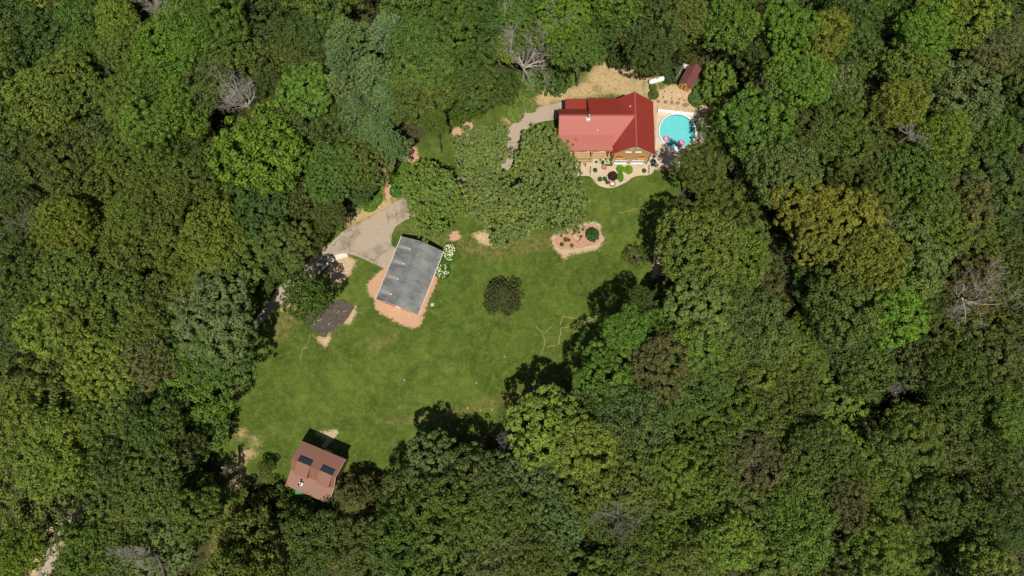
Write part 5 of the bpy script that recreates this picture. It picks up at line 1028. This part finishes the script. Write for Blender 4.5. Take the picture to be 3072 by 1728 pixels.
for x, y, r, c, lb in [(1520, 280, 88, (.04, .10, .03, 1), 'large round deep green shrub on the mulch island'), (1180, 340, 30, (.08, .13, .02, 1), 'bigger small green plant left of the bench'), (1130, 400, 26, (.06, .11, .02, 1), 'small green plant at the lower left of the mulch island'), (1258, 415, 24, (.09, .16, .02, 1), 'small bright plant directly below the bench'),
                       (1375, 300, 18, (.06, .07, .04, 1), 'tiny dark plant right of the bench'), (1125, 293, 14, (.06, .08, .03, 1), 'tiny plant at the upper left of the mulch island'), (1300, 240, 20, (.11, .10, .04, 1), 'tiny straw plant above the bench'), (1350, 245, 18, (.10, .10, .04, 1), 'tiny straw plant above and right of the bench'), (1400, 208, 20, (.11, .11, .05, 1), 'tiny straw plant near the upper island edge'), (1220, 345, 20, (.07, .10, .02, 1), 'small plant touching the left end of the bench')]:
    shrub(Z6(x, y), r/4.2617/16.6, c, lb, .9, group='plants on the mulch island', zz=.05)
for x, y, r, c, lb in [(2008, 232, 26, (.04, .08, .02, 1), 'dark bush below the utility pole'), (1995, 212, 24, (.045, .08, .02, 1), 'dark bush right above the propane tank'), (1935, 205, 22, (.09, .16, .03, 1), 'light green bush left of the propane tank'), (1958, 262, 12, (.09, .13, .03, 1), 'low green tuft below the propane tank'), (1960, 285, 16, (.08, .12, .03, 1), 'low green tuft between house and boulders'),
                       (1190, 540, 24, (.10, .2, .02, 1), 'bright green bush at the upper driveway end'), (1215, 515, 26, (.09, .17, .02, 1), 'green bush beside the leftmost maple'), (1190, 575, 20, (.05, .15, .03, 1), 'deep green bush touching the driveway end'), (1110, 615, 24, (.10, .18, .02, 1), 'bright bush on the verge left of the driveway'), (1130, 600, 18, (.11, .19, .03, 1), 'small bright bush on the verge left of the driveway'),
                       (870, 800, 16, (.09, .13, .03, 1), 'small bush on the verge where the driveway narrows'), (2110, 285, 34, (.09, .16, .03, 1), 'green bush beside the shed wall'), (2088, 300, 24, (.08, .15, .03, 1), 'green bush in front of the shed corner'), (1575, 235, 30, (.09,.18,.03,1), 'fresh green bush at the foot of the large dead tree'), (1610, 255, 24, (.10,.17,.03,1), 'green bush right of the large dead tree foot'), (1545, 345, 28, (.13,.2,.04,1), 'yellowish green weeds below the dead tree by the drive'), (1590, 320, 22, (.15,.2,.05,1), 'pale weeds touching the upper driveway curve'), (1560, 310, 26, (.14, .2, .04, 1), 'pale green weeds by the upper driveway'), (1600, 270, 22, (.12, .18, .04, 1), 'pale green weeds at the edge of the straw ground'), (1110, 395, 20, (.05, .15, .03, 1), 'small green bush above the driveway'),
                       (940, 1330, 0, None, None)]:
    if c: shrub(G(x, y), r/16.2, c, lb, .8, group='bushes at the edge of the clearing')

# dead trees
dead_tree(720, 290, 16.5, 5.2, 'pale bare tree among the upper left woods', M['dead'], 1, 8)
dead_tree(440, 18, 16.5, 5.0, 'bare branching tree at the top edge near the left', M['dead'], 2, 7)
dead_tree(95, 645, 15.0, 4.8, 'grey bare tree near the left edge', M['dead_dark'], 3, 7)
dead_tree(1572, 150, 12, 10, 'large whitish dead tree above the driveway end', M['dead'], 4, 9, .25, (.2, .35, 0))
dead_tree(2925, 885, 16.0, 5.8, 'wide bare tree near the right edge', M['dead'], 5, 8)
dead_tree(1862, 1560, 15.0, 4.6, 'grey bare tree in the lower middle woods', M['dead_dark'], 6, 8)
dead_tree(425, 1665, 15.5, 4.2, 'bare twiggy tree near the bottom left', M['dead'], 7, 7)
dead_tree(1525, 1352, 9.0, 3.4, 'small bare tree in the shade below the lawn', M['dead_dark'], 8, 6)
dead_tree(2755, 385, 16.0, 3.8, 'thin bare tree in the upper right woods', M['dead'], 9, 5, .09)
dead_tree(2330, 245, 15.0, 3.2, 'small bare tree in the woods right of the shed', M['dead_dark'], 10, 5, .09)
dead_tree(2270, 1385, 14.5, 4.0, 'dark bare tree in the lower right woods', M['dead_dark'], 11, 6)
dead_tree(2700, 1178, 11.0, 2.6, 'small bare tree beside the dark gap at right', M['dead_dark'], 12, 5, .09)
dead_tree(2525, 1555, 12.0, 3.6, 'bare branches near the wires at lower right', M['dead'], 13, 5, .08)
dead_tree(655, 1405, 8.5, 3.0, 'bare brown forked tree left of the path to the cabin', M['dead_dark'], 15, 3, .13)

# ---------------------------------------------------------------- undergrowth of the woods
def undergrowth():
    rng = np.random.default_rng(77); n = 34000
    x = rng.uniform(-106, 106, n); y = rng.uniform(-38, 92, n)
    d = sdf(PATCH['forest'][0], x, y); d2 = np.full(n, 1e9)
    for k in ('sand', 'straw', 'pinks'):
        for P in PATCH[k]: d2 = np.minimum(d2, sdf(P, x, y))
    drv = smoothpoly(left+far+back+right+fardown, 2)
    d2 = np.minimum(d2, sdf(drv, x, y))
    cx, cy = x-(-33.0), y-(-9.0); near = (np.hypot(cx, cy) < 6.5)
    keep = (d > .6) & (d2 > .4) & ~near; x, y, d = x[keep], y[keep], d[keep]
    h = np.clip(d*.35, .15, 1.0)*(1.2+2.2*rng.random(len(x))**2)*(.5+.9*(np.sin(x*.31+1)*np.sin(y*.37)+.6))
    z = np.clip(h, .15, 4.5); Cc = np.stack([x, y, z], 1); Nn = np.tile([0, 0, 1.0], (len(x), 1))+rng.normal(size=(len(x), 3))*.3; Nn /= np.linalg.norm(Nn, axis=1, keepdims=True)
    me = leaf_mesh('undergrowth', Cc, Nn, 9, rng.uniform(.5, 1.0, len(x)), .5, .32, rng=rng, jit=.6, flat=.5)
    o = tag(link('undergrowth', me, None), 'low mixed green undergrowth covering the floor of the woods', 'undergrowth', kind='stuff'); o.color = (.062, .085, .024, 1)
undergrowth()
